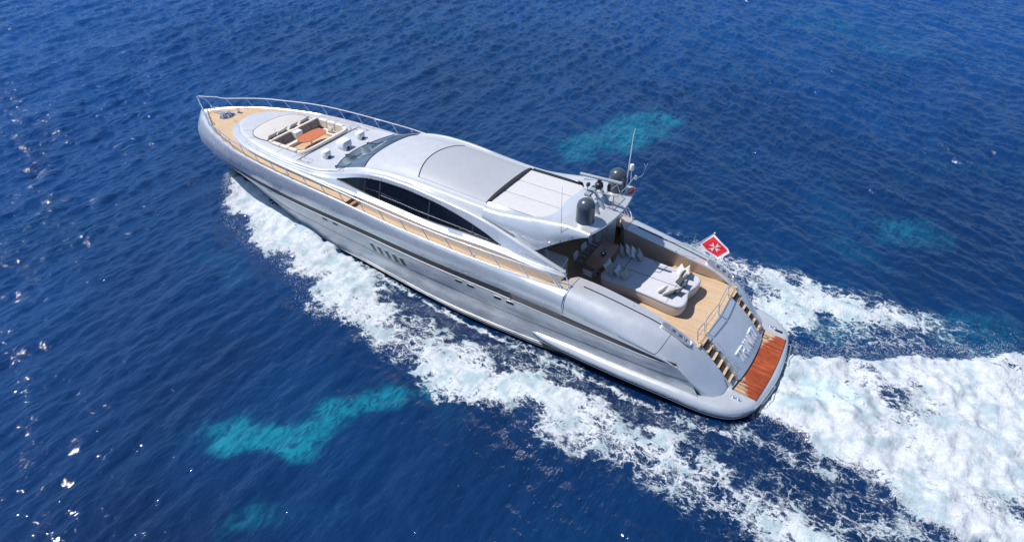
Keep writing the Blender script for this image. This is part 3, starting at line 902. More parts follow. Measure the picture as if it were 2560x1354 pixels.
# saloon bulkhead, ceiling and side lockers in the shade of the roof
bk = MB()
bk.box(13.6, 13.7, -2.45, 2.45, FZ, 5.25)
bulk = part(bk, "saloon_bulkhead", INTERIOR, smooth=False)
for y in (-1.9, -0.65, 0.62, 1.87):
    dq = MB()
    dq.box(13.54, 13.58, y - 0.56, y + 0.56, FZ + 0.1, 4.9)
    part(dq, "saloon_door_glass", GLASS, bulk, smooth=False)
lb = MB()
lb.prism([tuple(p[:2]) for p in [(11.32, 1.62, 0), (11.42, 1.50, 0), (13.55, 1.50, 0), (13.55, 2.6, 0), (11.25, 2.6, 0), (11.22, 2.3, 0)]], FZ, 3.98)
part(lb, "bar_locker", [SILVER], bevel=0.03)
lb = MB()
lb.prism([tuple(p[:2]) for p in [(11.6, -1.9, 0), (13.55, -1.9, 0), (13.55, -2.6, 0), (11.6, -2.6, 0)]], FZ, 3.45)
part(lb, "side_locker", [SILVER_FLAT], bevel=0.03)
# strut under the roof
su = MB()
su.tube([(12.9, 1.35, FZ), (12.3, 1.5, 5.55)], 0.045, 8)
part(su, "roof_strut", CHROME)

# ------------------------------------------------------------------ transom, stairs, platform
def plat_z(x):
    return 0.58 + (x - 1.4) * 0.11 if x < 3.6 else 0.822 + (x - 3.6) * 0.03
TB, TT = Vector((2.62, 0, 0.80)), Vector((4.44, 0, 2.50))
tr = MB()
rows = []
for y in np.linspace(-1.62, 1.62, 17):
    bow_ = -0.10 * (1 - (y / 1.62) ** 2)
    r = []
    for t in np.linspace(0, 1, 12):
        p = TB.lerp(TT, t)
        r.append((p.x + bow_ * (1 - 0.8 * t) - 0.07 * math.sin(math.pi * t) , y, p.z + 0.09 * math.sin(math.pi * t)))
    rows.append(r)
tr.grid(rows)
tr.grid([[rows[0][i], (rows[0][i][0] + 0.1, -1.62, rows[0][i][2] - 0.2)] for i in range(12)])
tr.grid([[rows[-1][i], (rows[-1][i][0] + 0.1, 1.62, rows[-1][i][2] - 0.2)] for i in range(12)])
transom = part(tr, "transom_door", SILVER)
def on_tr(u, v, off=0.02):
    """u to the viewer's right (= starboard), v metres up the slope"""
    y = -u
    L = (TT - TB).length
    t = v / L
    p = TB.lerp(TT, t)
    bow_ = -0.10 * (1 - (y / 1.62) ** 2)
    n = Vector((-(TT - TB).z, 0, (TT - TB).x)).normalized()
    return Vector((p.x + bow_ * (1 - 0.8 * t) - 0.07 * math.sin(math.pi * t), y, p.z + 0.09 * math.sin(math.pi * t))) + n * off
LETTER = mat("brushed_letter_metal", (0.90, 0.91, 0.93), 0.35, 0.2)
# raised metal letters
def stroke(mb, a, b, w=0.05):
    A, B = Vector(a), Vector(b)
    d = (B - A).normalized()
    nrm = Vector((-d.y, d.x))
    n = 5
    for off0, off1 in ((0.0, 0.05),):
        rows = []
        for i in range(n):
            c = A.lerp(B, i / (n - 1))
            l, r_ = c + nrm * w / 2, c - nrm * w / 2
            rows.append([on_tr(l.x, l.y, off0), on_tr(l.x, l.y, off1), on_tr(r_.x, r_.y, off1), on_tr(r_.x, r_.y, off0)])
        mb.grid(rows, close_v=True)
        mb.add(rows[0], [(0, 1, 2, 3)]); mb.add(rows[-1], [(0, 1, 2, 3)])
V0, V1 = 0.40, 0.90
letters = {
    "T": (-0.72, [((-0.24, V1), (0.24, V1)), ((0, V1), (0, V0))]),
    "R": (-0.47, [((0, V0), (0, V1)), ((0, V1), (0.24, V1 - 0.01)), ((0.24, V1 - 0.01), (0.30, 0.80)), ((0.30, 0.80), (0.24, 0.67)), ((0.24, 0.67), (0.02, 0.65)), ((0.10, 0.65), (0.28, V0))]),
    "I": (0.0, [((0, V0), (0, V1)), ((-0.05, V1), (0.05, V1))]),
    "N": (0.22, [((0, V0), (0, V1)), ((0, V1), (0.28, V0)), ((0.28, V0), (0.28, V1))]),
    "I2": (0.67, [((0, V0), (0, V1)), ((-0.03, V1), (0.03, V1))]),
    "T2": (0.95, [((-0.20, V1), (0.20, V1)), ((0, V1), (0, V0))]),
    "I3": (1.23, [((0, V0), (0, V1)), ((-0.03, V0), (0.03, V0))]),
}
for key, (u0, segs) in letters.items():
    lt = MB()
    for a, b in segs:
        stroke(lt, (u0 + a[0], a[1]), (u0 + b[0], b[1]))
    part(lt, "name_letter", LETTER, transom, smooth=False)
for u in (-1.28, 1.30):
    hb = MB()
    hb.tube([on_tr(u, 0.55, 0.02), on_tr(u, 0.55, 0.07), on_tr(u, 0.80, 0.07), on_tr(u, 0.80, 0.02)], 0.014, 6)
    part(hb, "transom_handle", CHROME, transom)
# stairs both sides
for s in (1, -1):
    sc_ = MB()
    n = 6
    for i in range(n):
        t0, t1 = i / n, (i + 1) / n
        xa, xb = lerp(2.80, 4.50, t0), lerp(2.80, 4.50, t1)
        z = lerp(0.72, FZ, (i + 1) / (n + 0.0)) - 0.02
        z0 = lerp(0.72, FZ, i / (n + 0.0)) - 0.02
        y0, y1 = sorted((s * 1.66, s * 2.24))
        sc_.box(xa + 0.10, xb + 0.10, y0, y1, z - 0.05, z, mi=0)
        sc_.add([(xa + 0.13, y0, z0), (xa + 0.13, y1, z0), (xa + 0.13, y1, z - 0.05), (xa + 0.13, y0, z - 0.05)], [(0, 1, 2, 3)], mi=1)
    for y in (s * 1.645, s * 2.27):
        sc_.add([(2.72, y, 0.7), (2.72, y, 0.84), (4.5, y, 2.56), (4.8, y, 2.5), (4.8, y, 0.7)], [(0, 1, 2, 3, 4)], mi=2)
    part(sc_, "transom_stairs", [TEAKSTEP, BLACK, SILVER], smooth=False)
    hb = MB()
    hb.tube(bez([(4.0, s * 1.72, 2.0), (3.95, s * 1.72, 2.45), (3.4, s * 1.72, 1.98), (2.95, s * 1.72, 1.62), (2.78, s * 1.72, 1.35), (2.9, s * 1.72, 0.98)], 5), 0.022, 6)
    part(hb, "stair_handrail", CHROME)

# platform + side sponsons, one swept moulding
path = [(12.15, 3.76), (11.7, 3.86), (11.0, 3.94), (9.0, 3.99), (7.0, 3.99), (5.0, 3.93), (4.0, 3.87), (3.1, 3.74), (2.5, 3.55), (2.05, 3.22), (1.72, 2.75), (1.56, 2.25), (1.40, 1.2), (1.33, 0.0)]
path = path + [(x, -y) for x, y in path[::-1][1:]]
pp = bez([(x, y, 0) for x, y in path], 6)
zt_f = pc([(1.3, 0.60), (1.6, 0.63), (2.5, 0.72), (3.5, 0.80), (5, 0.92), (8, 0.98), (10, 1.02), (12.15, 1.02)])
zb_f = pc([(1.3, 0.20), (3, 0.24), (5, 0.40), (8, 0.50), (10, 0.58), (11.2, 0.68), (11.9, 0.82), (12.15, 0.98)])
pm = MB()
rows = []
inner_line = []
for i, p in enumerate(pp):
    a, b = pp[max(i - 1, 0)], pp[min(i + 1, len(pp) - 1)]
    t = (b - a).normalized()
    nrm = Vector((-t.y, t.x, 0))
    if nrm.dot(p - Vector((6, 0, 0))) < 0:
        nrm = -nrm
    if i == 0 or i == len(pp) - 1:
        nrm = Vector((0, 1 if p.y > 0 else -1, 0))
    zt, zb = zt_f(p.x), zb_f(p.x)
    h = zt - zb
    fat = min(1.0, max(0.15, (12.25 - p.x) / 0.9))
    prof = [(-0.55, zb - 0.10), (-0.10, zb - 0.06), (0.0, zb), (0.015, zb + 0.03), (-0.01, zb + 0.05), (0.05, zb + 0.10), (0.07, zb + h * 0.45), (0.03, zb + h * 0.75), (-0.06, zt - 0.04), (-0.16, zt), (-0.30, zt + 0.006), (-0.55, zt - 0.12)]
    rows.append([p + nrm * (o * fat if o > -0.3 else (o if fat > 0.9 else -0.10)) + Vector((0, 0, z)) for o, z in prof])
for r in rows:
    if r[-2].x < 4.6:
        r[-1] = r[-2].copy()
pm.grid(rows)
# flat top out to the stairs
outl = [r[-2] for r in rows if r[-2].x < 4.6]
cen = []
for p in outl:
    cen.append(Vector((p.x, 0, p.z)))
tx = np.linspace(0, 1, 8)
for side_ in (1, -1):
    half = [p for p in outl if p.y * side_ >= -1e-6]
    half = sorted(half, key=lambda p: p.x)
    pm.grid([[(p.x, p.y * t, lerp(plat_z(p.x) - 0.0, p.z, t ** 4)) for t in tx] for p in half])
sponson = part(pm, "platform_moulding", SILVER, angle=60)
# dark rubbing strip
rb = MB()
rb.tube([r[3] + Vector((0, 0, 0.0)) for r in rows[3:-3]], 0.022, 6)
part(rb, "rubbing_strip", BLACK, sponson)
rb = MB()
rb.tube([r[2] + (r[2] - r[1]).normalized() * 0.012 + Vector((0, 0, -0.02)) for r in rows[3:-3]], 0.013, 6)
part(rb, "chrome_strip", CHROME, sponson)
# teak inlay on the platform
tk = MB()
rows = []
for y in np.linspace(-2.3, 2.3, 25):
    xa = 1.60 + 0.14 * (abs(y) / 2.3) ** 2 - 0.06
    xb = 2.70 - 0.14 * (1 - (y / 2.3) ** 2)
    rows.append([(x, y, plat_z(x) + 0.012) for x in np.linspace(xa, xb, 8)])
tk.grid(rows)
part(tk, "platform_teak", TEAKWET)
tg = MB()
tg.tube([(r[-1][0] + 0.02, r[-1][1], r[-1][2] + 0.03) for r in rows], 0.03, 6)
part(tg, "transom_gap", BLACK)
tg = MB()
tg.tube([(r[0][0] - 0.01, r[0][1], r[0][2] + 0.0) for r in rows], 0.016, 6)
part(tg, "teak_edge_trim", DKGREY)
for s in (1, -1):
    cl = MB()
    z = plat_z(2.45) + 0.015
    for dx in (-0.12, 0.12):
        cl.tube([(2.45 + dx, s * 2.72, z), (2.45 + dx, s * 2.72, z + 0.09)], 0.022, 6)
        cl.tube([(2.45 + dx - 0.09, s * 2.72, z + 0.10), (2.45 + dx + 0.09, s * 2.72, z + 0.10)], 0.02, 6)
    cl.box(2.25, 2.65, s * 2.72 - 0.05, s * 2.72 + 0.05, z - 0.01, z + 0.012)
    part(cl, "platform_cleat", CHROME)
    fh = MB()
    x0, y0 = 1.24 if s > 0 else 1.24, s * 1.35
    fh.tube(bez([(1.50, s * 2.15, 0.5), (1.36, s * 2.1, 0.53), (1.22, s * 1.0, 0.53), (1.30, s * 0.9, 0.5)], 5), 0.022, 6)
    part(fh, "platform_grab_rail", CHROME)
sl = MB()
sl.box(1.95, 2.30, -2.72, -2.60, plat_z(2.1) + 0.01, plat_z(2.1) + 0.05)
part(sl, "passerelle_hatch", BLACK, bevel=0.02)

# rails across the top of the transom
def u_rail(y0, y1, x0, x1, h=0.62):
    m = MB()
    z = FZ
    m.tube(bez([(x0 - 0.05, y0, z), (x0 + 0.02, y0, z + h * 0.8), (x0 + 0.05, lerp(y0, y1, 0.1), z + h), (x1 + 0.05, lerp(y0, y1, 0.9), z + h), (x1 + 0.02, y1, z + h * 0.8), (x1 - 0.05, y1, z)], 5), 0.02, 6)
    m.tube([(x0 + 0.02, y0, z + h * 0.45), (x1 + 0.02, y1, z + h * 0.45)], 0.013, 6)
    part(m, "transom_rail", CHROME)
u_rail(2.28, 1.58, 4.62, 4.58)
u_rail(1.45, 0.02, 4.56, 4.50)
u_rail(-0.05, -1.45, 4.50, 4.56)
u_rail(-1.58, -2.28, 4.58, 4.62)
gz = MB()
gz.tube([(3.75, 1.15, 2.0), (3.7, 1.05, 2.45), (3.85, 0.2, 2.65)], 0.012, 6)

# ------------------------------------------------------------------ sun bed in the cockpit (built in)
def bed_outline(grow=0.0, n=5):
    base = [(9.98, 0.50), (9.93, 0.92), (9.62, 1.10), (8.6, 1.06), (7.4, 1.14), (6.4, 1.24), (5.98, 1.20), (5.80, 0.98), (5.80, 0.55), (5.93, 0.08), (5.93, -0.22), (5.80, -0.70), (5.82, -1.18), (6.02, -1.40), (6.5, -1.44), (7.6, -1.46), (8.4, -1.52), (9.4, -1.58), (9.86, -1.42), (9.98, -0.95), (9.86, -0.20)]
    pts = bez([(x, y, 0) for x, y in base], n, closed=True)
    c = Vector((7.9, -0.13, 0))
    out = []
    for p in pts:
        d = (p - c)
        L = d.length
        out.append(c + d * ((L + grow) / L))
    return out
bd = MB()
levels = [(-0.12, FZ + 0.02), (-0.08, FZ + 0.08), (-0.02, FZ + 0.26), (0.0, FZ + 0.44), (-0.01, FZ + 0.52)]
bd.grid([[(p.x, p.y, z) for p in bed_outline(g)] for g, z in levels], close_v=True)
bed = part(bd, "sunbed", BEDSIDE, angle=60)
mt = MB()
rings = [(-0.03, FZ + 0.52), (0.0, FZ + 0.55), (0.0, FZ + 0.62), (-0.05, FZ + 0.66), (-0.12, FZ + 0.67)]
mt.grid([[(p.x, p.y, z) for p in bed_outline(g)] for g, z in rings], close_v=True)
o_ = bed_outline(-0.12)
mt.add([(p.x, p.y, FZ + 0.67) for p in o_], [tuple(range(len(o_)))])
mtr = part(mt, "mattress", BEDTOP, bed, angle=60)
sm = MB()
zs = FZ + 0.672
sm.tube([(9.72, -0.18, zs), (6.3, -0.10, zs)], 0.012, 5)
sm.tube([(9.30, 1.05, zs), (9.22, -0.18, zs), (9.30, -1.45, zs)], 0.012, 5)
sm.tube([(6.55, 1.20, zs), (6.62, -0.10, zs), (6.55, -1.32, zs)], 0.010, 5)
sm.tube([(8.25, -1.42, zs), (7.95, -1.18, zs), (6.7, -1.22, zs)], 0.010, 5)
part(sm, "mattress_seam", DKGREY, bed)

# ------------------------------------------------------------------ foredeck lounge
lw = MB()
x0, x1, w_ = WELL
LZ = 4.28
lw.add([(x0, -w_, LZ), (x1, -w_, LZ), (x1, w_, LZ), (x0, w_, LZ)], [(0, 1, 2, 3)], mi=1)
for a, b in (((x0, -w_), (x1, -w_)), ((x1, -w_), (x1, w_)), ((x1, w_), (x0, w_)), ((x0, w_), (x0, -w_))):
    lw.add([(*a, LZ), (*b, LZ), (*b, 4.835), (*a, 4.835)], [(0, 1, 2, 3)])
lounge = part(lw, "lounge_well", [CREAM, TEAK], smooth=False)
def cushion(name, x0, x1, y0, y1, z0, z1, m, parent, lean=(0, 0), bev=0.045):
    c = MB()
    vs = []
    c.box(x0, x1, y0, y1, z0, z1)
    c.v = [(p[0] + (lean[0] if p[2] > (z0 + z1) / 2 else 0), p[1] + (lean[1] if p[2] > (z0 + z1) / 2 else 0), p[2]) for p in c.v]
    return part(c, name, m, parent, bevel=bev)
# seats
cushion("seat_cushion", 29.72, 30.22, -1.5, 1.5, LZ, 4.56, CREAM, lounge)
cushion("seat_cushion", 28.1, 29.72, 1.22, 1.70, LZ, 4.56, CREAM, lounge)
cushion("seat_cushion", 28.1, 29.72, -1.70, -1.22, LZ, 4.56, CREAM, lounge)
cushion("seat_cushion", 28.02, 28.34, -1.2, 1.2, LZ, 4.52, CREAM, lounge)
# forward backrest: four taupe cushions, console between
for y0, y1 in ((-1.78, -1.06), (-1.04, -0.22), (0.42, 1.12), (1.14, 1.80)):
    cushion("back_cushion", 30.10, 30.24, y0, y1, 4.54, 5.02, TAUPE, lounge, (0.10, 0), 0.04)
cushion("console", 29.9, 30.25, -0.16, 0.36, 4.5, 4.98, WHITE, lounge, bev=0.03)
cushion("forward_coaming", 30.27, 30.52, -1.86, 1.88, 4.80, 4.99, CREAM, lounge, bev=0.05)
# side and aft backs
for y0, s in ((1.70, 1), (-1.70, -1)):
    for xa, xb in ((29.55, 30.2), (28.9, 29.53), (28.28, 28.88)):
        a, b = sorted((y0, y0 + s * 0.24))
        cushion("back_cushion", xa, xb, a, b, 4.52, 5.0, CREAM, lounge, (0, s * 0.03), 0.05)
rr = MB()
prof = [(-0.10, 4.60), (-0.11, 4.88), (-0.06, 4.95), (0.06, 4.95), (0.12, 4.88), (0.12, 4.70)]
pathb = bez([(28.30, 1.82, 0), (28.05, 1.74, 0), (27.92, 1.50, 0), (27.88, 0.8, 0), (27.87, 0, 0), (27.88, -0.8, 0), (27.92, -1.50, 0), (28.05, -1.74, 0), (28.30, -1.82, 0)], 5)
rows = []
for i, p in enumerate(pathb):
    t = (pathb[min(i + 1, len(pathb) - 1)] - pathb[max(i - 1, 0)]).normalized()
    nrm = Vector((t.y, -t.x, 0))
    if nrm.dot(p - Vector((29.2, 0, 0))) < 0: nrm = -nrm
    rows.append([p + nrm * o + Vector((0, 0, z)) for o, z in prof])
rr.grid(rows)
part(rr, "aft_backrest", CREAM, lounge)
gr = MB()
gr.tube(bez([(28.0, 2.08, 4.86), (27.80, 1.95, 4.87), (27.68, 1.4, 4.87), (27.66, 0, 4.87), (27.68, -1.4, 4.87), (27.80, -1.95, 4.87), (28.0, -2.08, 4.86)], 5), 0.010, 5)
part(gr, "lounge_grab_rail", DKGREY)
# forward sunpad in its raised rim
sp = MB()
def pad_out(g):
    base = [(30.60, 1.70), (31.3, 1.80), (31.95, 1.66), (32.4, 1.25), (32.62, 0.65), (32.68, 0.0), (32.62, -0.65), (32.4, -1.25), (31.95, -1.66), (31.3, -1.80), (30.60, -1.70)]
    pts = bez([(x, y, 0) for x, y in base], 4)
    c = Vector((31.0, 0, 0))
    return [c + (p - c) * (1 + g) for p in pts]
sp.grid([[(p.x, p.y, z) for p in pad_out(g)] for g, z in ((0, 4.83), (0.0, 4.87), (-0.03, 4.895))], close_v=True)
o_ = pad_out(-0.03)
sp.add([(p.x, p.y, 4.895) for p in o_], [tuple(range(len(o_)))])
fpad = part(sp, "foredeck_sunpad", [speckled(mat("cream_sunpad", (0.50, 0.478, 0.462), 0.8), 3, 0.03)], angle=60)
sp = MB()
sp.tube([(p.x, p.y, 4.855) for p in pad_out(0.012)], 0.022, 5)
part(sp, "sunpad_rim", DKGREY, fpad)
sm = MB()
sm.tube([(31.55, 0.42, 4.90), (31.35, 0.62, 4.90)], 0.010, 4)
part(sm, "sunpad_pull", TAUPE, fpad)
# panel seams over the coachroof rim
sm = MB()
for ang in (-62, -30, 8, 38, 66):
    a = math.radians(ang)
    pts = []
    for t in np.linspace(0.0, 1, 6):
        rr_ = lerp(1.02, 1.42, t)
        x = 31.0 + 1.72 * rr_ * math.cos(a) * 1.0
        y = 1.78 * rr_ * math.sin(a)
        pts.append((x + (0.1 if t > 0.5 else 0), y, 4.842 if t < 0.75 else 4.835))
    sm.tube(pts, 0.006, 4)
part(sm, "coachroof_seam", RADARG)
for s in (1, -1):
    sm = MB()
    for x in (29.3, 28.1):
        sm.tube([(x, s * 2.0, 4.838), (x, s * 2.45, 4.83)], 0.006, 4)
    sm.tube([(27.70, s * 2.02, 4.842), (26.9, s * 2.04, 4.865), (26.82, s * 2.42, 4.86), (27.60, s * 2.42, 4.84), (27.70, s * 2.02, 4.842)], 0.008, 4)
    for x, y in ((27.5, 2.38), (26.95, 2.36), (27.55, 2.1)):
        sm.box(x - 0.04, x + 0.04, s * y - 0.015, s * y + 0.015, 4.85, 4.885)
    part(sm, "deck_hatch", RADARG)

# three white ventilator boxes
def vent(x, y, big):
    m = MB()
    z = top_z(x, y)
    if big:
        w, l, h = 0.34, 0.30, 0.50
    else:
        w, l, h = 0.23, 0.22, 0.42
    lv = [(1.0, -0.03), (1.0, h * 0.35), (1.08, h * 0.38), (1.04, h * 0.85), (0.85, h), (0.0, h + 0.01)]
    rows = []
    for sc, zz in lv:
        r = []
        for i in range(24):
            a = 2 * math.pi * i / 24
            ca, sa = math.cos(a), math.sin(a)
            e = 0.35 if big else 0.7
            r.append((x + l * sc * math.copysign(abs(ca) ** e, ca), y + w * sc * math.copysign(abs(sa) ** e, sa), z + zz))
        rows.append(r)
    m.grid(rows, close_v=True)
    v = part(m, "deck_ventilator", WHITE, angle=40)
    o = MB()
    o.box(x - l * 1.10, x - l * 0.9, y - 0.09, y + 0.09, z + h * 0.10, z + h * 0.32)
    part(o, "vent_opening", BLACK, v, smooth=False)
vent(26.52, 1.40, False)
vent(26.45, 0.05, True)
vent(26.52, -1.33, False)

# ------------------------------------------------------------------ bow gear and rails
gear = MB()
ring0, ring1, ring2 = [], [], []
for i in range(28):
    a = 2 * math.pi * i / 28
    X = 36.22 + 0.42 * math.cos(a); Y = 0.08 + 0.52 * math.sin(a)
    ring0.append((X, Y, 4.42)); ring1.append((36.22 + 0.38 * math.cos(a), 0.08 + 0.48 * math.sin(a), 4.425)); ring2.append((36.22 + 0.37 * math.cos(a), 0.08 + 0.47 * math.sin(a), 4.405))
gear.grid([ring0, ring1], close_v=True)
gear.grid([ring1, ring2], close_v=True)
gear.add(ring2, [tuple(range(28))], mi=1)
gw = part(gear, "anchor_well", [CHROME, DKGREY])
for x, y, r in ((36.3, 0.30, 0.13), (36.15, -0.02, 0.12), (36.0, -0.62, 0.10)):
    m = MB()
    m.lathe((x, y, 4.41), [(r * 1.3, 0), (r, 0.04), (r * 0.6, 0.10), (r * 0.65, 0.18), (r * 1.1, 0.23), (r, 0.27), (0, 0.28)], 16)
    part(m, "windlass", CHROME, gw)
m = MB()
m.tube([(36.25, 0.2, 4.47), (36.9, 0.15, 4.47), (37.9, 0.05, 4.45)], 0.03, 6)
m.tube([(36.15, -0.1, 4.47), (36.9, -0.12, 4.47), (37.9, -0.08, 4.45)], 0.03, 6)
part(m, "anchor_chain", CHROME, gw)
m = MB()
zz = sheer_z(35) - 0.045
m.tube([(35.42, 0.3, zz), (34.82, 0.34, zz), (34.75, 0.22, zz), (34.72, -0.3, zz)], 0.018, 5)
part(m, "locker_lid_seam", TEAKX)
def cleat(x, y, z, rz, parent=None):
    m = MB()
    c, s_ = math.cos(rz), math.sin(rz)
    for d in (-0.09, 0.09):
        m.tube([(x + d * c, y + d * s_, z), (x + d * c, y + d * s_, z + 0.10)], 0.022, 6)
    m.tube([(x - 0.2 * c, y - 0.2 * s_, z + 0.11), (x + 0.2 * c, y + 0.2 * s_, z + 0.11)], 0.022, 6)
    part(m, "deck_cleat", CHROME)
for s in (1, -1):
    cleat(36.1, s * 1.28, 4.42, math.radians(-30 * s))
    cleat(37.75, s * 0.30, 4.38, math.radians(-40 * s))
    cleat(27.55, s * 3.45, 4.33, math.radians(-4 * s))
    cleat(15.2, s * 3.74, 3.90, 0)
# handrails: posts rake forward
rail_h = pc([(10.6, 0.62), (14, 0.62), (24, 0.60), (30, 0.58), (36, 0.50), (39, 0.55)])
post_x = [36.95, 35.87, 34.69, 33.49, 32.22, 30.92, 29.64, 28.33, 27.05, 25.72, 24.40, 23.07, 21.72, 20.40, 19.06, 17.70, 16.35, 15.05, 13.68, 12.25, 10.75]
for s in (1, -1):
    m = MB()
    pts = []
    for xb in post_x:
        xt = xb + 0.42 if xb > 11.5 else xb + 0.55
        yb = sheer_y(xb)
        pts.append(Vector((xt, s * (sheer_y(min(xt, 38.6)) * 1.0 + (0.06 if xb > 34 else -0.02)), sheer_z(xb) + rail_h(xb))))
    tip = [Vector((38.9, s * 0.05, 5.03)), Vector((38.55, s * 0.22, 5.02)), Vector((37.9, s * 0.62, 5.0))]
    line = bez(tip + pts, 5)
    m.tube(line + [Vector((10.8, s * 3.50, sheer_z(10.8) + 0.35)), Vector((10.62, s * 3.50, sheer_z(10.6) + 0.02))], 0.032, 8)
    hrail = part(m, "handrail", CHROME)
    for xb, pt in zip(post_x, pts):
        p = MB()
        p.tube([(xb, s * (sheer_y(xb) - 0.03), sheer_z(xb) - 0.01), tuple(pt)], 0.023, 6)
        p.lathe((xb, s * (sheer_y(xb) - 0.03), sheer_z(xb) - 0.005), [(0.035, 0), (0.03, 0.02), (0.018, 0.025)], 8)
        part(p, "stanchion", CHROME, hrail)
    m = MB()
    m.tube(bez([(38.9, s * 0.05, 5.03), (38.5, s * 0.2, 4.86), (38.3, s * 0.3, 4.6), (38.2, s * 0.34, 4.33)], 5), 0.030, 8)
    part(m, "pulpit_leg", CHROME, hrail)

# ------------------------------------------------------------------ aerials on the wing
for s in (1, -1):
    m = MB()
    r, h = 0.415, 1.12
    prof = [(r * 1.02, -0.02), (r * 1.02, 0.03), (r * 0.99, 0.05), (r, h - r)]
    prof += [(r * math.cos(a), h - r + r * math.sin(a)) for a in np.linspace(0.1, math.pi / 2, 12)]
    zb = 6.26 if s > 0 else 6.28
    m.lathe((10.62, s * 1.58, zb), prof, 36)
    dome = part(m, "satellite_dome", RADOME, angle=50)
    b = MB()
    b.lathe((10.62, s * 1.58, zb - 0.06), [(0.55, 0.0), (0.50, 0.05), (0.44, 0.07), (0.40, 0.07)], 30)
    part(b, "dome_plinth", SILVER, dome)
mast = MB()
# arched bracket with two windows (seen from above as three legs)
for y in (0.55, 0.05, -0.45):
    mast.tube(bez([(10.35, y + 0.25, 6.24), (10.62, y + 0.15, 6.55), (10.95, y, 6.85), (11.12, y - 0.1, 6.95)], 4), [0.075] * 12 + [0.06], 8)
mast.box(10.95, 11.22, -0.75, 0.62, 6.86, 6.98)
mst = part(mast, "radar_mast", RADARG)
m = MB()
m.tube([(11.0, -0.1, 6.98), (10.75, -0.25, 7.12)], 0.06, 8)
m.tube([(11.2, 0.35, 7.0), (11.2, 0.35, 7.28)], 0.02, 6)
m.tube([(11.35, 0.35, 7.02), (11.0, 0.30, 7.02), (10.2, 0.18, 7.0), (9.85, 0.1, 6.98)], 0.026, 6)
m.tube([(9.85, 0.1, 6.98), (9.75, -0.9, 7.15), (9.75, -1.6, 7.3)], 0.022, 6)
m.tube([(10.4, 0.2, 7.0), (10.35, -1.0, 6.9), (10.2, -1.2, 6.3)], 0.022, 6)
m.tube([(10.0, 0.12, 7.0), (10.0, 0.12, 6.3)], 0.022, 6)
part(m, "mast_frame", RADARG, mst)
m = MB()
m.lathe((10.85, -0.1, 7.0), [(0.0, 0.0), (0.17, 0.02), (0.2, 0.12), (0.17, 0.26), (0.10, 0.30), (0.10, 0.40), (0.0, 0.40)], 20)
part(m, "radar_pedestal", DKGREY, mst)
m = MB()
P0, P1 = Vector((11.78, -0.02, 7.5)), Vector((9.75, -0.10, 7.55))
d = (P1 - P0).normalized(); sd_ = d.cross(Vector((0, 0, 1))).normalized()
rows = []
for p in (P0, P1):
    rows.append([p + sd_ * a + Vector((0, 0, b)) for a, b in ((-0.07, -0.04), (0.07, -0.04), (0.085, 0.03), (0.05, 0.085), (-0.05, 0.085), (-0.085, 0.03))])
m.grid(rows, close_v=True)
m.add(rows[0], [tuple(range(6))]); m.add(rows[1], [tuple(range(6))])
part(m, "radar_scanner", RADARG, mst, bevel=0.012)
m = MB()
m.lathe((10.38, -0.15, 6.98), [(0.0, 0.0), (0.08, 0.0), (0.09, 0.22), (0.06, 0.34), (0, 0.35)], 14)
m.box(11.12, 11.24, 0.26, 0.42, 7.24, 7.38)
part(m, "mast_camera", DKGREY, mst)
m = MB()
m.lathe((9.80, -1.15, 7.75), [(0.0, 0.0), (0.09, 0.0), (0.10, 0.04), (0.10, 0.24), (0.08, 0.28), (0.0, 0.29)], 14)
m.lathe((9.62, -1.3, 7.25), [(0.0, 0.0), (0.06, 0.02), (0.07, 0.16), (0.0, 0.18)], 12)
m.tube([(9.80, -1.15, 7.75), (9.78, -1.15, 7.14)], 0.014, 6)
part(m, "gps_aerial", WHITE, mst)
m = MB()
m.tube(bez([(9.62, -1.3, 7.3), (9.4, -1.5, 7.45), (9.32, -1.55, 7.8), (9.25, -1.62, 8.05)], 4), 0.013, 5)
m.tube([(9.32, -1.55, 7.85), (9.35, -1.45, 8.05)], 0.012, 5)
part(m, "wind_sensor", CHROME, mst)
m = MB()
m.tube([(10.35, -2.05, 6.3), (10.25, -2.05, 8.9), (10.2, -2.05, 9.3)], [0.03, 0.02, 0.014], 6)
part(m, "whip_aerial", WHITE, mst)
m = MB()
m.tube([(11.28, 2.52, 5.50), (11.33, 2.52, 8.2)], [0.011, 0.005], 6)
m.lathe((11.28, 2.54, 5.46), [(0.05, 0.0), (0.035, 0.05), (0.0, 0.06)], 10)
part(m, "thin_whip_aerial", DKGREY, wing_o)
m = MB()
m.lathe((11.78, 2.62, 5.22), [(0.05, 0.0), (0.055, 0.06), (0.03, 0.10), (0.0, 0.11)], 12)
part(m, "dome_camera", WHITE, wing_o)
# seams on the wing and oval red badge near its far corner
m = MB()
for s in (1, -1):
    m.tube(bez([(11.0, s * 2.60, 5.56), (10.7, s * 2.50, 5.90), (10.4, s * 2.3, 6.18), (10.15, s * 1.9, 6.235)], 5), 0.008, 4)
m.tube([(9.70, -0.45, 6.235), (10.3, -0.55, 6.30)], 0.010, 4)
m.tube([(9.70, 0.05, 6.235), (10.3, 0.02, 6.30)], 0.010, 4)
part(m, "wing_seam", DKGREY, wing_o)
RED = mat("badge_red", (0.62, 0.03, 0.04), 0.35)
SKIN = mat("badge_pale", (0.80, 0.52, 0.38), 0.5)
m = MB()
def badge_ring(a_, b_, cx, cy, dz, n=24):
    return [(cx + a_ * math.cos(2 * math.pi * i / n), cy + b_ * math.sin(2 * math.pi * i / n), 6.262 + dz) for i in range(n)]
m.add(badge_ring(0.15, 0.34, 10.02, -1.93, 0.0), [tuple(range(24))], mi=0)
m.add(badge_ring(0.06, 0.20, 10.04, -1.88, 0.006), [tuple(range(24))], mi=1)
m.add(badge_ring(0.07, 0.10, 10.10, -1.58, 0.006), [tuple(range(24))], mi=1)
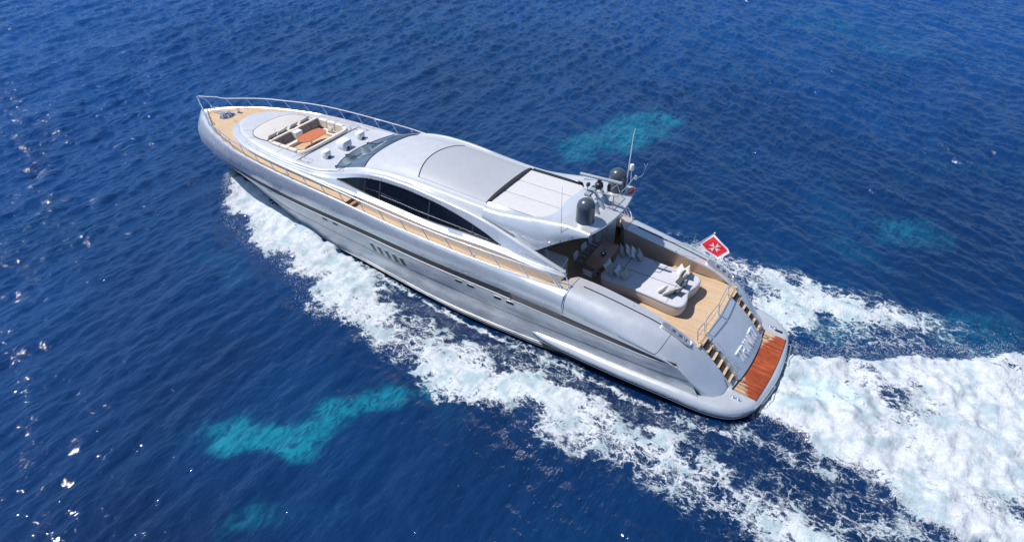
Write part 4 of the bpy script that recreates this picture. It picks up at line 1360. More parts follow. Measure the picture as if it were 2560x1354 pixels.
part(m, "red_badge", [RED, SKIN], wing_o, smooth=False)
# ================================================================== LOOSE THINGS ON BOARD
def simple(mb, name, m, loc, label, cat, group=None, parent=None, **kw):
    mb.v = [(p[0] - loc[0], p[1] - loc[1], p[2] - loc[2]) for p in mb.v]
    o = _build(mb, name, m, None, **kw)
    o.location = loc
    return tag(o, label, cat, group)
def sub(mb, name, m, root, **kw):
    L = root.location
    mb.v = [(p[0] - L.x, p[1] - L.y, p[2] - L.z) for p in mb.v]
    return _build(mb, name, m, root, **kw)

# dining table in the cockpit
t = thing("dining_table", "long dark wooden dining table under the roof wing in the cockpit", "table", (10.58, -0.5, FZ))
TZ = FZ + 0.74
m = MB()
m.prism([(10.95, 0.62), (10.20, 0.78), (10.12, 0.3), (10.08, -0.5), (10.12, -1.3), (10.20, -1.62), (11.0, -1.66), (11.04, -0.5)], TZ - 0.045, TZ)
sub(m, "tabletop", DARKWOOD, t, bevel=0.01)
for y in (0.1, -1.1):
    m = MB()
    m.lathe((10.58, y, FZ), [(0.24, 0), (0.22, 0.03), (0.06, 0.06), (0.05, 0.66), (0.16, 0.70)], 16)
    sub(m, "leg", CHROME, t)
m = MB()
m.lathe((10.52, -0.50, TZ), [(0.0, 0.01), (0.07, 0.01), (0.13, 0.07), (0.14, 0.09), (0.12, 0.08), (0.06, 0.03), (0.0, 0.03)], 20)
bowl = simple(m, "bowl", BLACK, (10.52, -0.50, TZ), "small black bowl in the middle of the dark dining table", "bowl")
m = MB()
m.lathe((10.52, -0.50, TZ + 0.03), [(0.0, 0.0), (0.05, 0.02), (0.06, 0.06), (0.04, 0.10), (0.0, 0.11)], 14)
simple(m, "flower_candle", WHITE, (10.52, -0.50, TZ + 0.03), "pale round candle sitting in the black bowl on the dining table", "candle")
for (x, y, lab) in ((10.66, -0.95, "pinkish folded napkin on the dining table towards the far bulwark"), (10.5, -0.12, "pinkish folded napkin on the dining table nearest the standing end chair")):
    m = MB()
    m.prism([(x - 0.09, y - 0.10), (x + 0.07, y - 0.13), (x + 0.11, y + 0.04), (x - 0.02, y + 0.12)], TZ + 0.002, TZ + 0.018)
    m.prism([(x - 0.05, y - 0.05), (x + 0.05, y - 0.07), (x + 0.06, y + 0.02), (x, y + 0.05)], TZ + 0.018, TZ + 0.032)
    simple(m, "napkin", mat("napkin_cloth", (0.34, 0.24, 0.23), 0.9), (x, y, TZ), lab, "napkin", "napkins on the dining table", bevel=0.006)

CHF = mat("chair_mesh_fabric", (0.52, 0.52, 0.56), 0.8)
CHS = mat("chair_seat_fabric", (0.16, 0.17, 0.20), 0.8)
def make_chair():
    r = thing("dining_chair", "", "chair", (0, 0, FZ), "chairs round the cockpit dining table")
    # local: faces -x (towards the table), back at +x
    def S(mb, name, m, **kw): 
        o = _build(mb, name, m, r, **kw); return o
    m = MB(); m.box(-0.22, 0.22, -0.23, 0.23, 0.43, 0.47); S(m, "seat", CHS, bevel=0.015)
    m = MB()
    m.grid([[(0.21 + 0.06 * t + 0.015 * (1 - (2 * v - 1) ** 2), -0.24 + 0.48 * v, 0.52 + 0.36 * t) for v in np.linspace(0, 1, 7)] for t in np.linspace(0, 1, 5)])
    m.grid([[(0.235 + 0.06 * t + 0.015 * (1 - (2 * v - 1) ** 2), -0.24 + 0.48 * v, 0.52 + 0.36 * t) for v in np.linspace(0, 1, 7)] for t in np.linspace(0, 1, 5)])
    S(m, "backrest", CHF)
    for x, y in ((-0.2, -0.23), (-0.2, 0.23), (0.22, -0.23), (0.22, 0.23)):
        m = MB(); m.tube([(x, y, 0.0), (x, y, 0.44)] + ([(x + 0.06, y, 0.88)] if x > 0 else []), 0.012, 6); S(m, "leg", CHROME)
    for y in (-0.23, 0.23):
        m = MB(); m.tube([(-0.2, y, 0.44), (-0.2, y, 0.63), (0.24, y, 0.65)], 0.012, 6); S(m, "armrest", CHROME)
    return r
def copy_tree(o, parent=None):
    c = o.copy(); COL.objects.link(c); c.parent = parent
    for ch in [x for x in scene.objects if x.parent == o]:
        copy_tree(ch, c)
    return c
proto = make_chair()
for i, (x, y, rz, lab) in enumerate([
        (11.38, 0.20, 0.05, "grey-backed chair on the forward side of the dining table, beside the bar locker"),
        (11.40, -0.62, -0.12, "grey-backed chair in the middle of the forward side of the dining table"),
        (11.42, -1.42, 0.10, "grey-backed chair on the forward side of the dining table, towards the far stairs"),
        (10.50, 0.92, 1.50, "grey-backed chair at the near end of the dining table, back turned to the camera")]):
    c = proto if i == 0 else copy_tree(proto)
    c.location = (x, y, FZ); c.rotation_euler = (0, 0, rz)
    c["label"] = lab

# pillows
def pillow_mesh(w, h, t, seed):
    rnd = random.Random(seed)
    n = 12
    V, F = [], []
    a1, a2 = rnd.uniform(0, 6), rnd.uniform(0, 6)
    for side in (1, -1):
        for i in range(n + 1):
            for j in range(n + 1):
                u, v = 2 * i / n - 1, 2 * j / n - 1
                px = u * w / 2 * (1 - 0.10 * (1 - v * v))
                py = v * h / 2 * (1 - 0.10 * (1 - u * u))
                z = t / 2 * ((1 - abs(u) ** 2.4) * (1 - abs(v) ** 2.4)) ** 0.55
                z += 0.012 * math.sin(3 * u + a1) * math.sin(4 * v + a2) * (1 - u * u) * (1 - v * v)
                V.append((px, py, side * z))
        o = (0 if side == 1 else (n + 1) ** 2)
        for i in range(n):
            for j in range(n):
                a = o + i * (n + 1) + j
                F.append((a, a + 1, a + n + 2, a + n + 1) if side == -1 else (a, a + n + 1, a + n + 2, a + 1))
    return MB().add(V, F)
def pillow(loc, m, label, group, face, tilt=62, spin=0, w=0.60, h=0.58, t=0.22, seed=0):
    """face: compass angle the pillow looks towards; tilt: 90 = upright, 0 = flat"""
    mb = pillow_mesh(w, h, t, seed)
    o = _build(mb, "pillow", m, None, angle=80)
    R0 = Matrix.Rotation(math.radians(spin), 3, 'Z')
    Rx = Matrix.Rotation(math.radians(tilt), 3, 'X')            # stands it up, looking towards -Y
    Rz = Matrix.Rotation(math.radians(face) + math.pi / 2, 3, 'Z')
    Rm = Rz @ Rx @ R0
    o.matrix_world = Matrix.Translation(Vector(loc)) @ Rm.to_4x4()
    return tag(o, label, "pillow", group)
BZ = FZ + 0.67
G1 = "scatter pillows on the cockpit sunbed"
G2 = "scatter pillows on the foredeck"
pillow((9.78, -1.05, BZ + 0.22), PILL_G, "grey-green pillow at the far forward corner of the sunbed, nearest the dining table", G1, 200, 66, 12, seed=1)
pillow((9.52, -1.22, BZ + 0.22), PILL_W, "white pillow leaning between a grey-green and a square white one, far side of the sunbed", G1, 205, 60, 8, seed=2)
pillow((9.22, -1.18, BZ + 0.23), PILL_W, "square white pillow standing on one corner by the far edge of the sunbed", G1, 190, 64, 32, seed=3)
pillow((8.92, -1.20, BZ + 0.20), PILL_G, "grey-green pillow furthest aft in the far forward row of four", G1, 195, 62, 10, seed=4)
pillow((9.78, 0.42, BZ + 0.22), PILL_W, "white pillow at the near forward corner of the sunbed, furthest forward of its four", G1, 170, 64, 12, seed=5)
pillow((9.52, 0.55, BZ + 0.21), PILL_G, "grey-green pillow leaning between two white ones on the near side of the sunbed", G1, 172, 62, -8, seed=6)
pillow((9.18, 0.55, BZ + 0.22), PILL_W, "long white pillow drooping over the near edge of the sunbed", G1, 168, 66, 20, 0.46, 0.62, seed=7)
pillow((8.88, 0.55, BZ + 0.20), PILL_G, "grey-green pillow furthest aft in the near forward row of four", G1, 170, 62, 6, seed=8)
pillow((6.82, -1.05, BZ + 0.21), PILL_W, "white pillow at the far aft end of the sunbed, beside the beige one", G1, 30, 62, 10, seed=9)
pillow((6.55, -1.08, BZ + 0.22), PILL_B, "beige pillow at the far aft end of the sunbed, behind the white one", G1, 25, 60, -12, seed=10)
pillow((6.55, -0.42, BZ + 0.15), PILL_D, "charcoal pillow lying mid-way across the aft end of the sunbed, nearest the far beige one", G1, 40, 40, 15, 0.42, 0.42, 0.16, seed=11)
pillow((6.28, -0.28, BZ + 0.17), PILL_D, "charcoal pillow standing furthest aft in the middle of the sunbed", G1, 10, 58, -10, 0.46, 0.40, 0.16, seed=12)
pillow((6.98, 0.62, BZ + 0.19), PILL_W, "white pillow at the near aft end of the sunbed", G1, -20, 55, 20, 0.44, 0.46, seed=13)
pillow((6.66, 0.66, BZ + 0.18), PILL_B, "long beige pillow lying at the near aft end of the sunbed, behind the white one", G1, -30, 46, 12, 0.62, 0.46, seed=14)
pillow((6.36, 0.36, BZ + 0.15), PILL_D, "charcoal pillow against the beige one at the near aft end of the sunbed", G1, -10, 44, 0, 0.46, 0.42, 0.16, seed=15)
for i, (y, lab, mm_) in enumerate(((1.38, "beige pillow nearest the camera in the row along the foredeck sunpad", PILL_B), (0.62, "beige pillow second from the camera in the row along the foredeck sunpad", CREAM), (-0.25, "crumpled beige pillow third from the camera in the row along the foredeck sunpad", PILL_B), (-1.12, "beige pillow furthest from the camera in the foredeck sunpad row", PILL_B))):
    pillow((30.70, y, 5.03), mm_, lab, G2, 6, 58, (5, -3, 6, -4)[i], 0.84 if i != 2 else 0.7, 0.36, 0.17, seed=30 + i)
pillow((28.95, -1.42, 4.74), PILL_B, "square beige pillow on the far side bench of the foredeck lounge", G2, 90, 62, 4, 0.42, 0.42, 0.15, seed=40)

# foredeck table
t = thing("lounge_table", "oval varnished wooden table on a steel column in the foredeck lounge", "table", (28.95, 0.05, LZ))
m = MB()
oval = []
for i in range(36):
    a = 2 * math.pi * i / 36
    ca, sa = math.cos(a), math.sin(a)
    oval.append((28.95 + 0.50 * math.copysign(abs(ca) ** 0.75, ca), 0.04 + 0.95 * math.copysign(abs(sa) ** 0.62, sa)))
m.prism(oval, 4.93, 4.97)
sub(m, "tabletop", REDWOOD, t, bevel=0.008)
m = MB()
m.lathe((28.8, 0.3, LZ), [(0.22, 0), (0.20, 0.03), (0.06, 0.06), (0.055, 0.6), (0.14, 0.65)], 18)
sub(m, "column", CHROME, t)
m = MB()
m.box(28.9, 29.35, 0.95, 1.12, 4.40, 4.43)
m.v = [(p[0], p[1], p[2]) for p in m.v]
simple(m, "teak_step_board", REDWOOD, (29.1, 1.0, 4.40), "small varnished board beside the oval foredeck table", "board")

# flag on its staff
fl = thing("ensign", "red flag with white border and white eight-pointed cross on a slanting staff", "flag", (7.05, -3.1, 3.42))
m = MB()
m.tube([(7.06, -3.05, 3.40), (7.05, -3.1, 3.55), (6.90, -3.2, 3.60)], 0.025, 6)
m.tube([(6.98, -3.15, 3.48), (6.19, -3.52, 4.34)], [0.026, 0.02], 8)
m.lathe((6.19, -3.52, 4.32), [(0.0, 0.0), (0.035, 0.02), (0.0, 0.06)], 8)
sub(m, "flagstaff", CHROME, fl)
A0, A1 = Vector((6.22, -3.50, 4.27)), Vector((6.76, -3.26, 3.66))        # along the staff: top, bottom
B0, B1 = Vector((5.15, -2.90, 4.00)), Vector((5.58, -2.90, 3.42))
def flag_pt(u, v, off=0.0):
    p = A0.lerp(A1, v).lerp(B0.lerp(B1, v), u)
    p += Vector((0.10, -0.02, -0.10)) * math.sin(math.pi * u) * v
    n = (A1 - A0).cross(B0 - A0).normalized()
    if n.z < 0: n = -n
    p += n * (0.05 * math.sin(5.5 * u + 1.5 * v) * (0.2 + u) + off)
    if u > 0.8: p += (A1 - A0).normalized() * 0.08 * (u - 0.8) / 0.2
    return p
m = MB()
nu, nv = 28, 20
for i in range(nu):
    for j in range(nv):
        u0, u1, v0, v1 = i / nu, (i + 1) / nu, j / nv, (j + 1) / nv
        bd_ = (u0 < 0.07 or u1 > 0.90 or v0 < 0.1 - 1e-6 or v1 > 0.9 + 1e-6)
        m.add([flag_pt(u0, v0), flag_pt(u1, v0), flag_pt(u1, v1), flag_pt(u0, v1)], [(0, 1, 2, 3)], mi=1 if bd_ else 0)
FR = mat("flag_red", (0.80, 0.015, 0.04), 0.7)
FW = mat("flag_white", (0.82, 0.80, 0.82), 0.7)
for fm_ in (FR, FW):
    kk = NT(fm_)
    tr_n = kk.n("ShaderNodeBsdfTranslucent")
    tr_n.inputs[0].default_value = kk.b.inputs["Base Color"].default_value
    mx = kk.n("ShaderNodeMixShader")
    mx.inputs[0].default_value = 0.35
    kk.l(kk.b.outputs[0], mx.inputs[1]); kk.l(tr_n.outputs[0], mx.inputs[2])
    kk.l(mx.outputs[0], kk.t.nodes["Material Output"].inputs[0])
cloth = sub(m, "cloth", [FR, FW], fl)
m = MB()
cu, cv, R_, = 0.50, 0.50, 0.25
for kq in range(4):
    a = kq * math.pi / 2 + 0.06
    def cp(du, dv, o=0.012):
        return flag_pt(cu + (du * math.cos(a) - dv * math.sin(a)) * 0.85, cv + (du * math.sin(a) + dv * math.cos(a)) * 1.25, o)
    c0, tl_, nt, tr_ = (0.0, 0.0), (R_, -0.11), (R_ * 0.74, 0.0), (R_, 0.11)
    for tri in ((c0, tl_, nt), (c0, nt, tr_)):
        rows = []
        n = 8
        for i in range(n + 1):
            a_ = Vector(tri[0]).lerp(Vector(tri[1]), i / n); b_ = Vector(tri[0]).lerp(Vector(tri[2]), i / n)
            rows.append([cp(*a_.lerp(b_, q / 3)) for q in range(4)])
        m.grid(rows)
sub(m, "cross", FW, fl)
bpy.context.view_layer.update()

# ================================================================== THE SEA
rng = np.random.default_rng(7)
def ocean_tile(N, L, wind, peak, spread, rms, seed, cut):
    r = np.random.default_rng(seed)
    k1 = np.fft.fftfreq(N, d=L / N) * 2 * np.pi
    KX, KY = np.meshgrid(k1, k1, indexing='ij')
    K = np.hypot(KX, KY); K[0, 0] = 1e-6
    kp = 2 * np.pi / peak
    S = np.exp(-1.1 * (kp / K) ** 2) / K ** 3.55 * np.exp(-(K / cut) ** 2)
    c = (KX * wind[0] + KY * wind[1]) / K
    D = np.abs(c) ** spread + 0.05
    A = np.sqrt(S * D) * (r.normal(size=K.shape) + 1j * r.normal(size=K.shape))
    A[0, 0] = 0
    h = np.real(np.fft.ifft2(A))
    sc = rms / h.std()
    dx = np.real(np.fft.ifft2(-1j * KX / K * A)) * sc
    dy = np.real(np.fft.ifft2(-1j * KY / K * A)) * sc
    return h * sc, dx, dy
def sample(tile, L, X, Y):
    N = tile.shape[0]
    u = (X / L * N) % N; v = (Y / L * N) % N
    i = np.floor(u).astype(int); j = np.floor(v).astype(int)
    fu, fv = u - i, v - j
    i %= N; j %= N
    i2, j2 = (i + 1) % N, (j + 1) % N
    return (tile[i, j] * (1 - fu) * (1 - fv) + tile[i2, j] * fu * (1 - fv) + tile[i, j2] * (1 - fu) * fv + tile[i2, j2] * fu * fv)
def rough_tile(N, L, kmin, kmax, slope, seed):
    r = np.random.default_rng(seed)
    k1 = np.fft.fftfreq(N, d=L / N) * 2 * np.pi
    KX, KY = np.meshgrid(k1, k1, indexing='ij')
    K = np.hypot(KX, KY); K[0, 0] = 1e-6
    A = K ** (-slope) * np.exp(-(kmin / K) ** 4) * np.exp(-(K / kmax) ** 2) * (r.normal(size=K.shape) + 1j * r.normal(size=K.shape))
    A[0, 0] = 0
    h = np.real(np.fft.ifft2(A))
    return h / h.std()

ax = np.array([math.cos(YAW), math.sin(YAW)])          # the finest part of the sheet lies where the boat and the view are
px_ = np.array([-math.sin(YAW), math.cos(YAW)])
orig = np.array([CAM[0], CAM[1]])
a = [-4000, -1500, -500, -200, -90, -40, -20, -8]
x = 0.0
while x < 110:
    a.append(x); x += 0.085 + max(0, x - 30) * 0.0028
a += [112, 116, 124, 140, 180, 260, 500, 1200, 4000]
b = [-4000, -1500, -500, -250, -150, -110, -90, -80] + list(np.arange(-74, -34, 0.22)) + list(np.arange(-34, 34, 0.11)) + list(np.arange(34, 74, 0.22)) + [80, 90, 110, 150, 250, 500, 1500, 4000]
a = np.array(a); b = np.array(b)
Aa, Bb = np.meshgrid(a, b, indexing='ij')
X = orig[0] + Aa * ax[0] + Bb * px_[0]
Y = orig[1] + Aa * ax[1] + Bb * px_[1]
fade = np.clip((125 - np.abs(Aa)) / 12, 0, 1) * np.clip((86 - np.abs(Bb)) / 8, 0, 1) * np.clip((Aa + 9) / 6, 0, 1)
t1 = ocean_tile(768, 83.0, (0.995, 0.06), 2.9, 16, 0.050, 11, 26)
t4 = ocean_tile(768, 79.0, (0.45, 0.89), 2.7, 12, 0.050, 14, 26)
t2 = ocean_tile(512, 47.0, (0.93, -0.36), 1.2, 2, 0.013, 12, 34)
t3 = ocean_tile(256, 170.0, (0.95, 0.30), 13.0, 5, 0.06, 13, 3)
c1, s1 = math.cos(0.12), math.sin(0.12)
Xr, Yr = X * c1 - Y * s1, X * s1 + Y * c1
wl = np.clip((X + 0.35 * Y + 2) / 26, 0, 1); wl = wl * wl * (3 - 2 * wl)       # westerly train on one side, northerly on the other
w1, w4 = np.sqrt(0.12 + 0.88 * wl), np.sqrt(0.12 + 0.88 * (1 - wl))
H = w1 * sample(t1[0], 83, X, Y) + w4 * sample(t4[0], 79, X, Y) + sample(t2[0], 47, Xr, Yr) + sample(t3[0], 170, X, Y)
DX = w1 * sample(t1[1], 83, X, Y) + w4 * sample(t4[1], 79, X, Y) + sample(t3[1], 170, X, Y)
DY = w1 * sample(t1[2], 83, X, Y) + w4 * sample(t4[2], 79, X, Y) + sample(t3[2], 170, X, Y)

# foam density
def itp(tab, x):
    tab = sorted(tab)
    return np.interp(x, [p[0] for p in tab], [p[1] for p in tab])
rt = rough_tile(512, 40.0, 0.8, 9.0, 1.6, 21)
rt2 = rough_tile(512, 26.0, 3.0, 30.0, 1.0, 22)
rt3 = rough_tile(256, 60.0, 0.3, 2.5, 1.4, 23)
nA = sample(rt, 40, X, Y); nB = sample(rt2, 26, X, Y); nC = sample(rt3, 60, X, Y)
outer = [(37.4, 0.0), (36.5, 0.85), (35.9, 1.45), (35.0, 2.3), (33.4, 3.7), (32.2, 4.5), (29.7, 5.3), (28.5, 5.6), (26.7, 5.8), (24.6, 6.6), (22.9, 7.6), (20.8, 8.3), (19.2, 8.4), (16.8, 8.8), (14.2, 9.4), (13, 9.5), (11.7, 9.1), (10.5, 8.8), (9.3, 9.2), (5.6, 9.1), (0, 9.3), (-10, 10.5), (-40, 16)]
inner = [(37.4, 0.0), (34, 0.5), (31.8, 1.2), (29, 1.9), (27, 2.4), (25.5, 2.75), (24, 3.35), (21.4, 4.05), (19, 4.9), (16.2, 5.4), (14.2, 5.1), (11.4, 5.6), (9.2, 5.4), (5.5, 5.6), (2, 5.6), (-1.4, 6.2), (-3, 6.9), (-10, 9), (-40, 15)]
hully = [(38, 0), (36, 0.35), (33.7, 0.87), (31.8, 1.43), (29, 2.2), (25.5, 2.82), (22.7, 3.1), (20, 3.43), (18, 3.66), (15.7, 3.82), (10, 3.75), (4, 3.8), (2, 3.3), (1, 0), (-60, 0)]
def sstep(x):
    x = np.clip(x, 0, 1)
    return x * x * (3 - 2 * x)
def band(Yc, mirror):
    Xw = X + 0.25 * nA
    Yw = Yc + 0.22 * nA + 0.16 * nB + 0.14 * nC
    yo, yi = itp(outer, Xw) - itp([(37, 0), (33, 0.3), (20, 0.3), (0, 0.2)], Xw), itp(inner, Xw) - itp([(26, 0), (18, 0.2), (0, 0.3)], Xw)
    w_in = itp([(40, 0.2), (26, 0.35), (22, 0.9), (10, 1.3), (0, 1.6), (-40, 2.5)], Xw)
    w_out = itp([(40, 0.25), (34, 1.1), (26, 1.7), (20, 2.2), (0, 2.6), (-40, 3)], Xw)
    e = sstep((Yw - yi) / w_in + 0.3) * sstep((yo - Yw) / w_out + 0.30)
    peak = itp([(38, 0.85), (34, 1.0), (26, 0.92), (22, 0.83), (18, 0.77), (10, 0.74), (4, 0.74), (0, 0.73), (-10, 0.70), (-40, 0.5)], Xw)
    return e * (peak + 0.13 * nC * (Xw < 24)), Yw
fp, Ywp = band(Y, 1)
fs, Yws = band(-Y, -1)
foam = np.maximum(fp, fs * itp([(-40, 0.6), (-6, 0.75), (0, 1.1), (40, 1.1)], X))
# extra froth just off the far quarter
foam = np.maximum(foam, 0.95 * np.exp(-((X - 3.0 + 0.4 * nA) / 2.8) ** 2 - ((Y + 5.3 + 0.4 * nC) / 1.6) ** 2))
# sparse threads in the gap between hull and wash
gap = np.where((np.abs(Y) > itp(hully, X)) & (np.abs(Y) < itp(inner, X) + 0.6) & (X < 23) & (X > -8), 0.38 + 0.10 * nC, 0)
foam = np.maximum(foam, gap)
# line of froth hugging the hull
dh = np.abs(np.abs(Y) - itp(hully, X) - itp([(24, 0.1), (20, 0.22), (10, 0.55), (2, 0.8), (-8, 1.2)], X) + 0.06 * nB)
foam = np.maximum(foam, np.where((X > -5) & (X < 22.5), itp([(22, 0.8), (15, 0.66), (6, 0.60), (-5, 0.5)], X) * np.exp(-(dh / itp([(22, 0.12), (10, 0.20), (0, 0.35), (-5, 0.5)], X)) ** 2), 0))
# propeller wash behind the platform
top_e = itp([(1.6, 2.6), (0, 2.8), (-1.3, 3.1), (-2.9, 3.3), (-4.5, 3.8), (-6, 4.8), (-8, 5.8), (-40, 13)], X + 0.3 * nA)
bot_e = -itp([(1.6, 2.0), (0, 2.5), (-2.4, 4.0), (-4, 5.2), (-6, 6.5), (-8, 8.2), (-12, 9.5), (-40, 15)], X + 0.3 * nA)
Yn = Y + 0.18 * nA + 0.07 * nB
wash = sstep((top_e - Yn) / 1.0 + 0.45) * sstep((Yn - bot_e) / 1.2 + 0.45) * sstep((1.75 - X) / 0.5)
foam = np.maximum(foam, wash * (1.08 + 0.17 * nC + 0.10 * nA - 0.35 * np.exp(-((X + 2.9) / 1.5) ** 2 - ((Y - 4.2) / 0.9) ** 2) - 0.55 * np.exp(-((X + 8.2) / 1.3) ** 2 - ((Y - 2.4) / 1.6) ** 2)))
# misty fringe beside the wash
mist = np.exp(-((np.abs(Y) - 3.9) / 0.7) ** 2) * sstep((3.5 - X) / 1.5) * sstep((X + 5) / 3)
foam = np.maximum(foam, 0.50 * mist * (Y > 0))
# wash spreads a few flecks into the clear sea near it
foam = np.clip(foam, 0, 1.6)
# shape of the wash in height
bump = 0.0 * H
ridge = lambda yc, w: np.exp(-((np.abs(Y) - yc) / w) ** 2)
bump += np.where(X < 37.5, 0.50 * sstep((37.2 - X) / 2.5) * sstep((X - 22) / 6), 0) * ridge(itp(hully, X) + 0.35 * np.clip((36.5 - X) / 4, 0, 1), 0.55 + 0.05 * np.clip(34 - X, 0, 10))
bump += 0.14 * np.clip(fp + fs, 0, 1) * sstep((X + 4) / 10)
bump += wash * (0.22 * np.exp(-((X + 4.5) / 6) ** 2) + 0.10)
lump = sample(rt, 40, X * 1.3, Y * 1.3)
fm = sstep((foam - 0.55) / 0.5)
bump += fm * (0.055 * nA + 0.022 * nB) + wash * (0.10 * lump + 0.012 * nB)
calm = np.clip(1 - 0.55 * np.exp(-((np.abs(Y) - 4.4) / 1.2) ** 2) * (X < 23) * (X > -8), 0.3, 1)
far_ = np.clip((X + 0.25 * Y - 24) / 36, 0, 1)
lively = 0.52 + 0.95 * sstep(far_) + 0.72 * sstep((-Y - 6) / 26) * (1 - sstep(far_))
lively = np.clip(lively, 0.55, 1.5) * (1 + 0.10 * np.clip(nC, -1, 1))
H = H * calm * lively; DX = DX * lively; DY = DY * lively
# keep the sea out of the hull
inside = (np.abs(Y) < itp(hully, X) - 0.15) & (X > 1.8) & (X < 37)
Z = (H + bump) * fade
Z = np.where(inside, np.minimum(Z, -0.1), Z)
Z = np.where((X > 1.2) & (X < 4.5) & (np.abs(Y) < 4.3), np.minimum(Z, 0.18), Z)
ch = 0.40 * fade * (1 - 0.7 * np.clip(foam, 0, 1))
PX, PY = X + DX * ch, Y + DY * ch

# paler water where the bottom shows through
teal = np.zeros_like(X)
def patch(line, rad, amp):
    global teal
    d = np.full(X.shape, 99.0)
    Xn, Yn_ = X + 0.40 * nC + 0.22 * nA, Y + 0.40 * np.roll(nC, 91, 0) + 0.22 * np.roll(nA, 57, 1)
    for (xa, ya), (xb, yb) in zip(line[:-1], line[1:]):
        L2 = (xb - xa) ** 2 + (yb - ya) ** 2 + 1e-9
        t = np.clip(((Xn - xa) * (xb - xa) + (Yn_ - ya) * (yb - ya)) / L2, 0, 1)
        d = np.minimum(d, np.hypot(Xn - xa - t * (xb - xa), Yn_ - ya - t * (yb - ya)))
    teal = np.maximum(teal, amp * sstep((2.1 - d / rad) / 1.5))
patch([(20.2, 15.6), (19.0, 14.9), (17.9, 14.1), (17.3, 13.2)], 0.85, 0.8)
patch([(17.4, 12.6), (17.2, 12.0), (16.9, 10.9), (15.9, 9.9)], 0.72, 0.74)
patch([(15.9, 9.7), (14.8, 8.8)], 0.4, 0.28)
patch([(15.9, 18.3), (15.0, 17.6)], 0.6, 0.38)
patch([(13.9, 17.0), (12.8, 15.9)], 0.5, 0.2)
patch([(19.3, -15.6), (18.4, -17.5), (17.8, -20.0), (16.6, -22.6)], 1.5, 0.55)
patch([(11.5, -54.5), (6.0, -51.5)], 4.0, 0.22)
patch([(-1.2, -16.6), (-2.8, -17.4)], 1.2, 0.34)
patch([(1.6, -12.4), (-0.6, -12.0)], 0.8, 0.26)
patch([(30.5, 7.4), (27.5, 7.6)], 0.8, 0.25)
patch([(2.2, -5.6), (0.4, -5.2)], 0.9, 0.32)
patch([(-4.5, -7.6), (-7.5, -9.0)], 1.0, 0.35)
patch([(-0.6, 0.6), (-2.0, 0.3)], 0.55, 0.6)
teal += 0.10 * np.clip(nC, 0, 2)

na, nb_ = X.shape
verts = np.stack([PX, PY, Z], -1).reshape(-1, 3).astype(np.float32)
idx = np.arange(na * nb_).reshape(na, nb_)
quads = np.stack([idx[:-1, :-1], idx[1:, :-1], idx[1:, 1:], idx[:-1, 1:]], -1).reshape(-1, 4)
fq = foam.reshape(-1)
fcell = np.max(fq[quads], axis=1)
xq, yq = X.reshape(-1)[quads[:, 0]], Y.reshape(-1)[quads[:, 0]]
def np_mesh(name, vs, qs, attrs):
    used = np.zeros(len(vs), bool); used[qs.reshape(-1)] = True
    remap = np.cumsum(used) - 1
    v2 = vs[used]; q2 = remap[qs]
    me = bpy.data.meshes.new(name)
    me.vertices.add(len(v2)); me.vertices.foreach_set("co", v2.reshape(-1))
    me.loops.add(q2.size); me.loops.foreach_set("vertex_index", q2.reshape(-1).astype(np.int32))
    me.polygons.add(len(q2)); me.polygons.foreach_set("loop_start", (np.arange(len(q2)) * 4).astype(np.int32))
    me.polygons.foreach_set("loop_total", np.full(len(q2), 4, np.int32))
    me.update(calc_edges=True)
    me.shade_smooth()
    for an, arr in attrs.items():
        at = me.attributes.new(an, 'FLOAT', 'POINT')
        at.data.foreach_set("value", arr.reshape(-1)[used].astype(np.float32))
    o = bpy.data.objects.new(name, me)
    COL.objects.link(o)
    return o
isf = fcell > 0.50
water = np_mesh("water", verts, quads[~isf], {"foam": foam, "teal": teal, "lively": lively})
tag(water, kind="structure")
wk = np_mesh("wake_foam", verts, quads[isf], {"foam": foam, "teal": teal, "lively": lively})
tag(wk, "white churned foam of the bow wave and propeller wash", "foam", kind="stuff")

WM = mat("sea_water", (0.004, 0.03, 0.11), 0.10, 0.0, 0.0, 0.5)
k = NT(WM)
k.b.inputs["Coat Weight"].default_value = 0.0
k.b.inputs["IOR"].default_value = 1.42
g = k.geo()
def attr(nm):
    x = k.n("ShaderNodeAttribute", attribute_name=nm)
    return x.outputs["Fac"]
fo, te = attr("foam"), attr("teal")
big = k.noise(g, 0.06, 3)
sepw = k.n("ShaderNodeSeparateXYZ"); k.l(g, sepw.inputs[0])
sky_sheen = k.ramp(k.math('ADD', sepw.outputs[0], k.math('MULTIPLY', sepw.outputs[1], 0.25)), 22, 75, 0, 1, False)  # brighter body colour far off, painting in the sky's reflection
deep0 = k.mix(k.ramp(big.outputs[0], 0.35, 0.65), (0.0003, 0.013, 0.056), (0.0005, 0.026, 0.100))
sky_sheen = k.math('MAXIMUM', sky_sheen, k.math('MULTIPLY', k.ramp(sepw.outputs[1], -10, -60, 0, 1, False), 0.8))
deep = k.mix(sky_sheen, deep0, (0.002, 0.053, 0.215))
tn = k.noise(k.mapping(g, (1.5, 0.7, 1), (0, 0, 0.6)), 1.9, 6, 0.7, 0.9)
tm = k.ramp(k.math('MULTIPLY', te, k.ramp(tn.outputs[0], 0.34, 0.62, 0.40, 1.05)), 0.05, 0.95)
wcol = k.mix(tm, deep, (0.005, 0.17, 0.25))
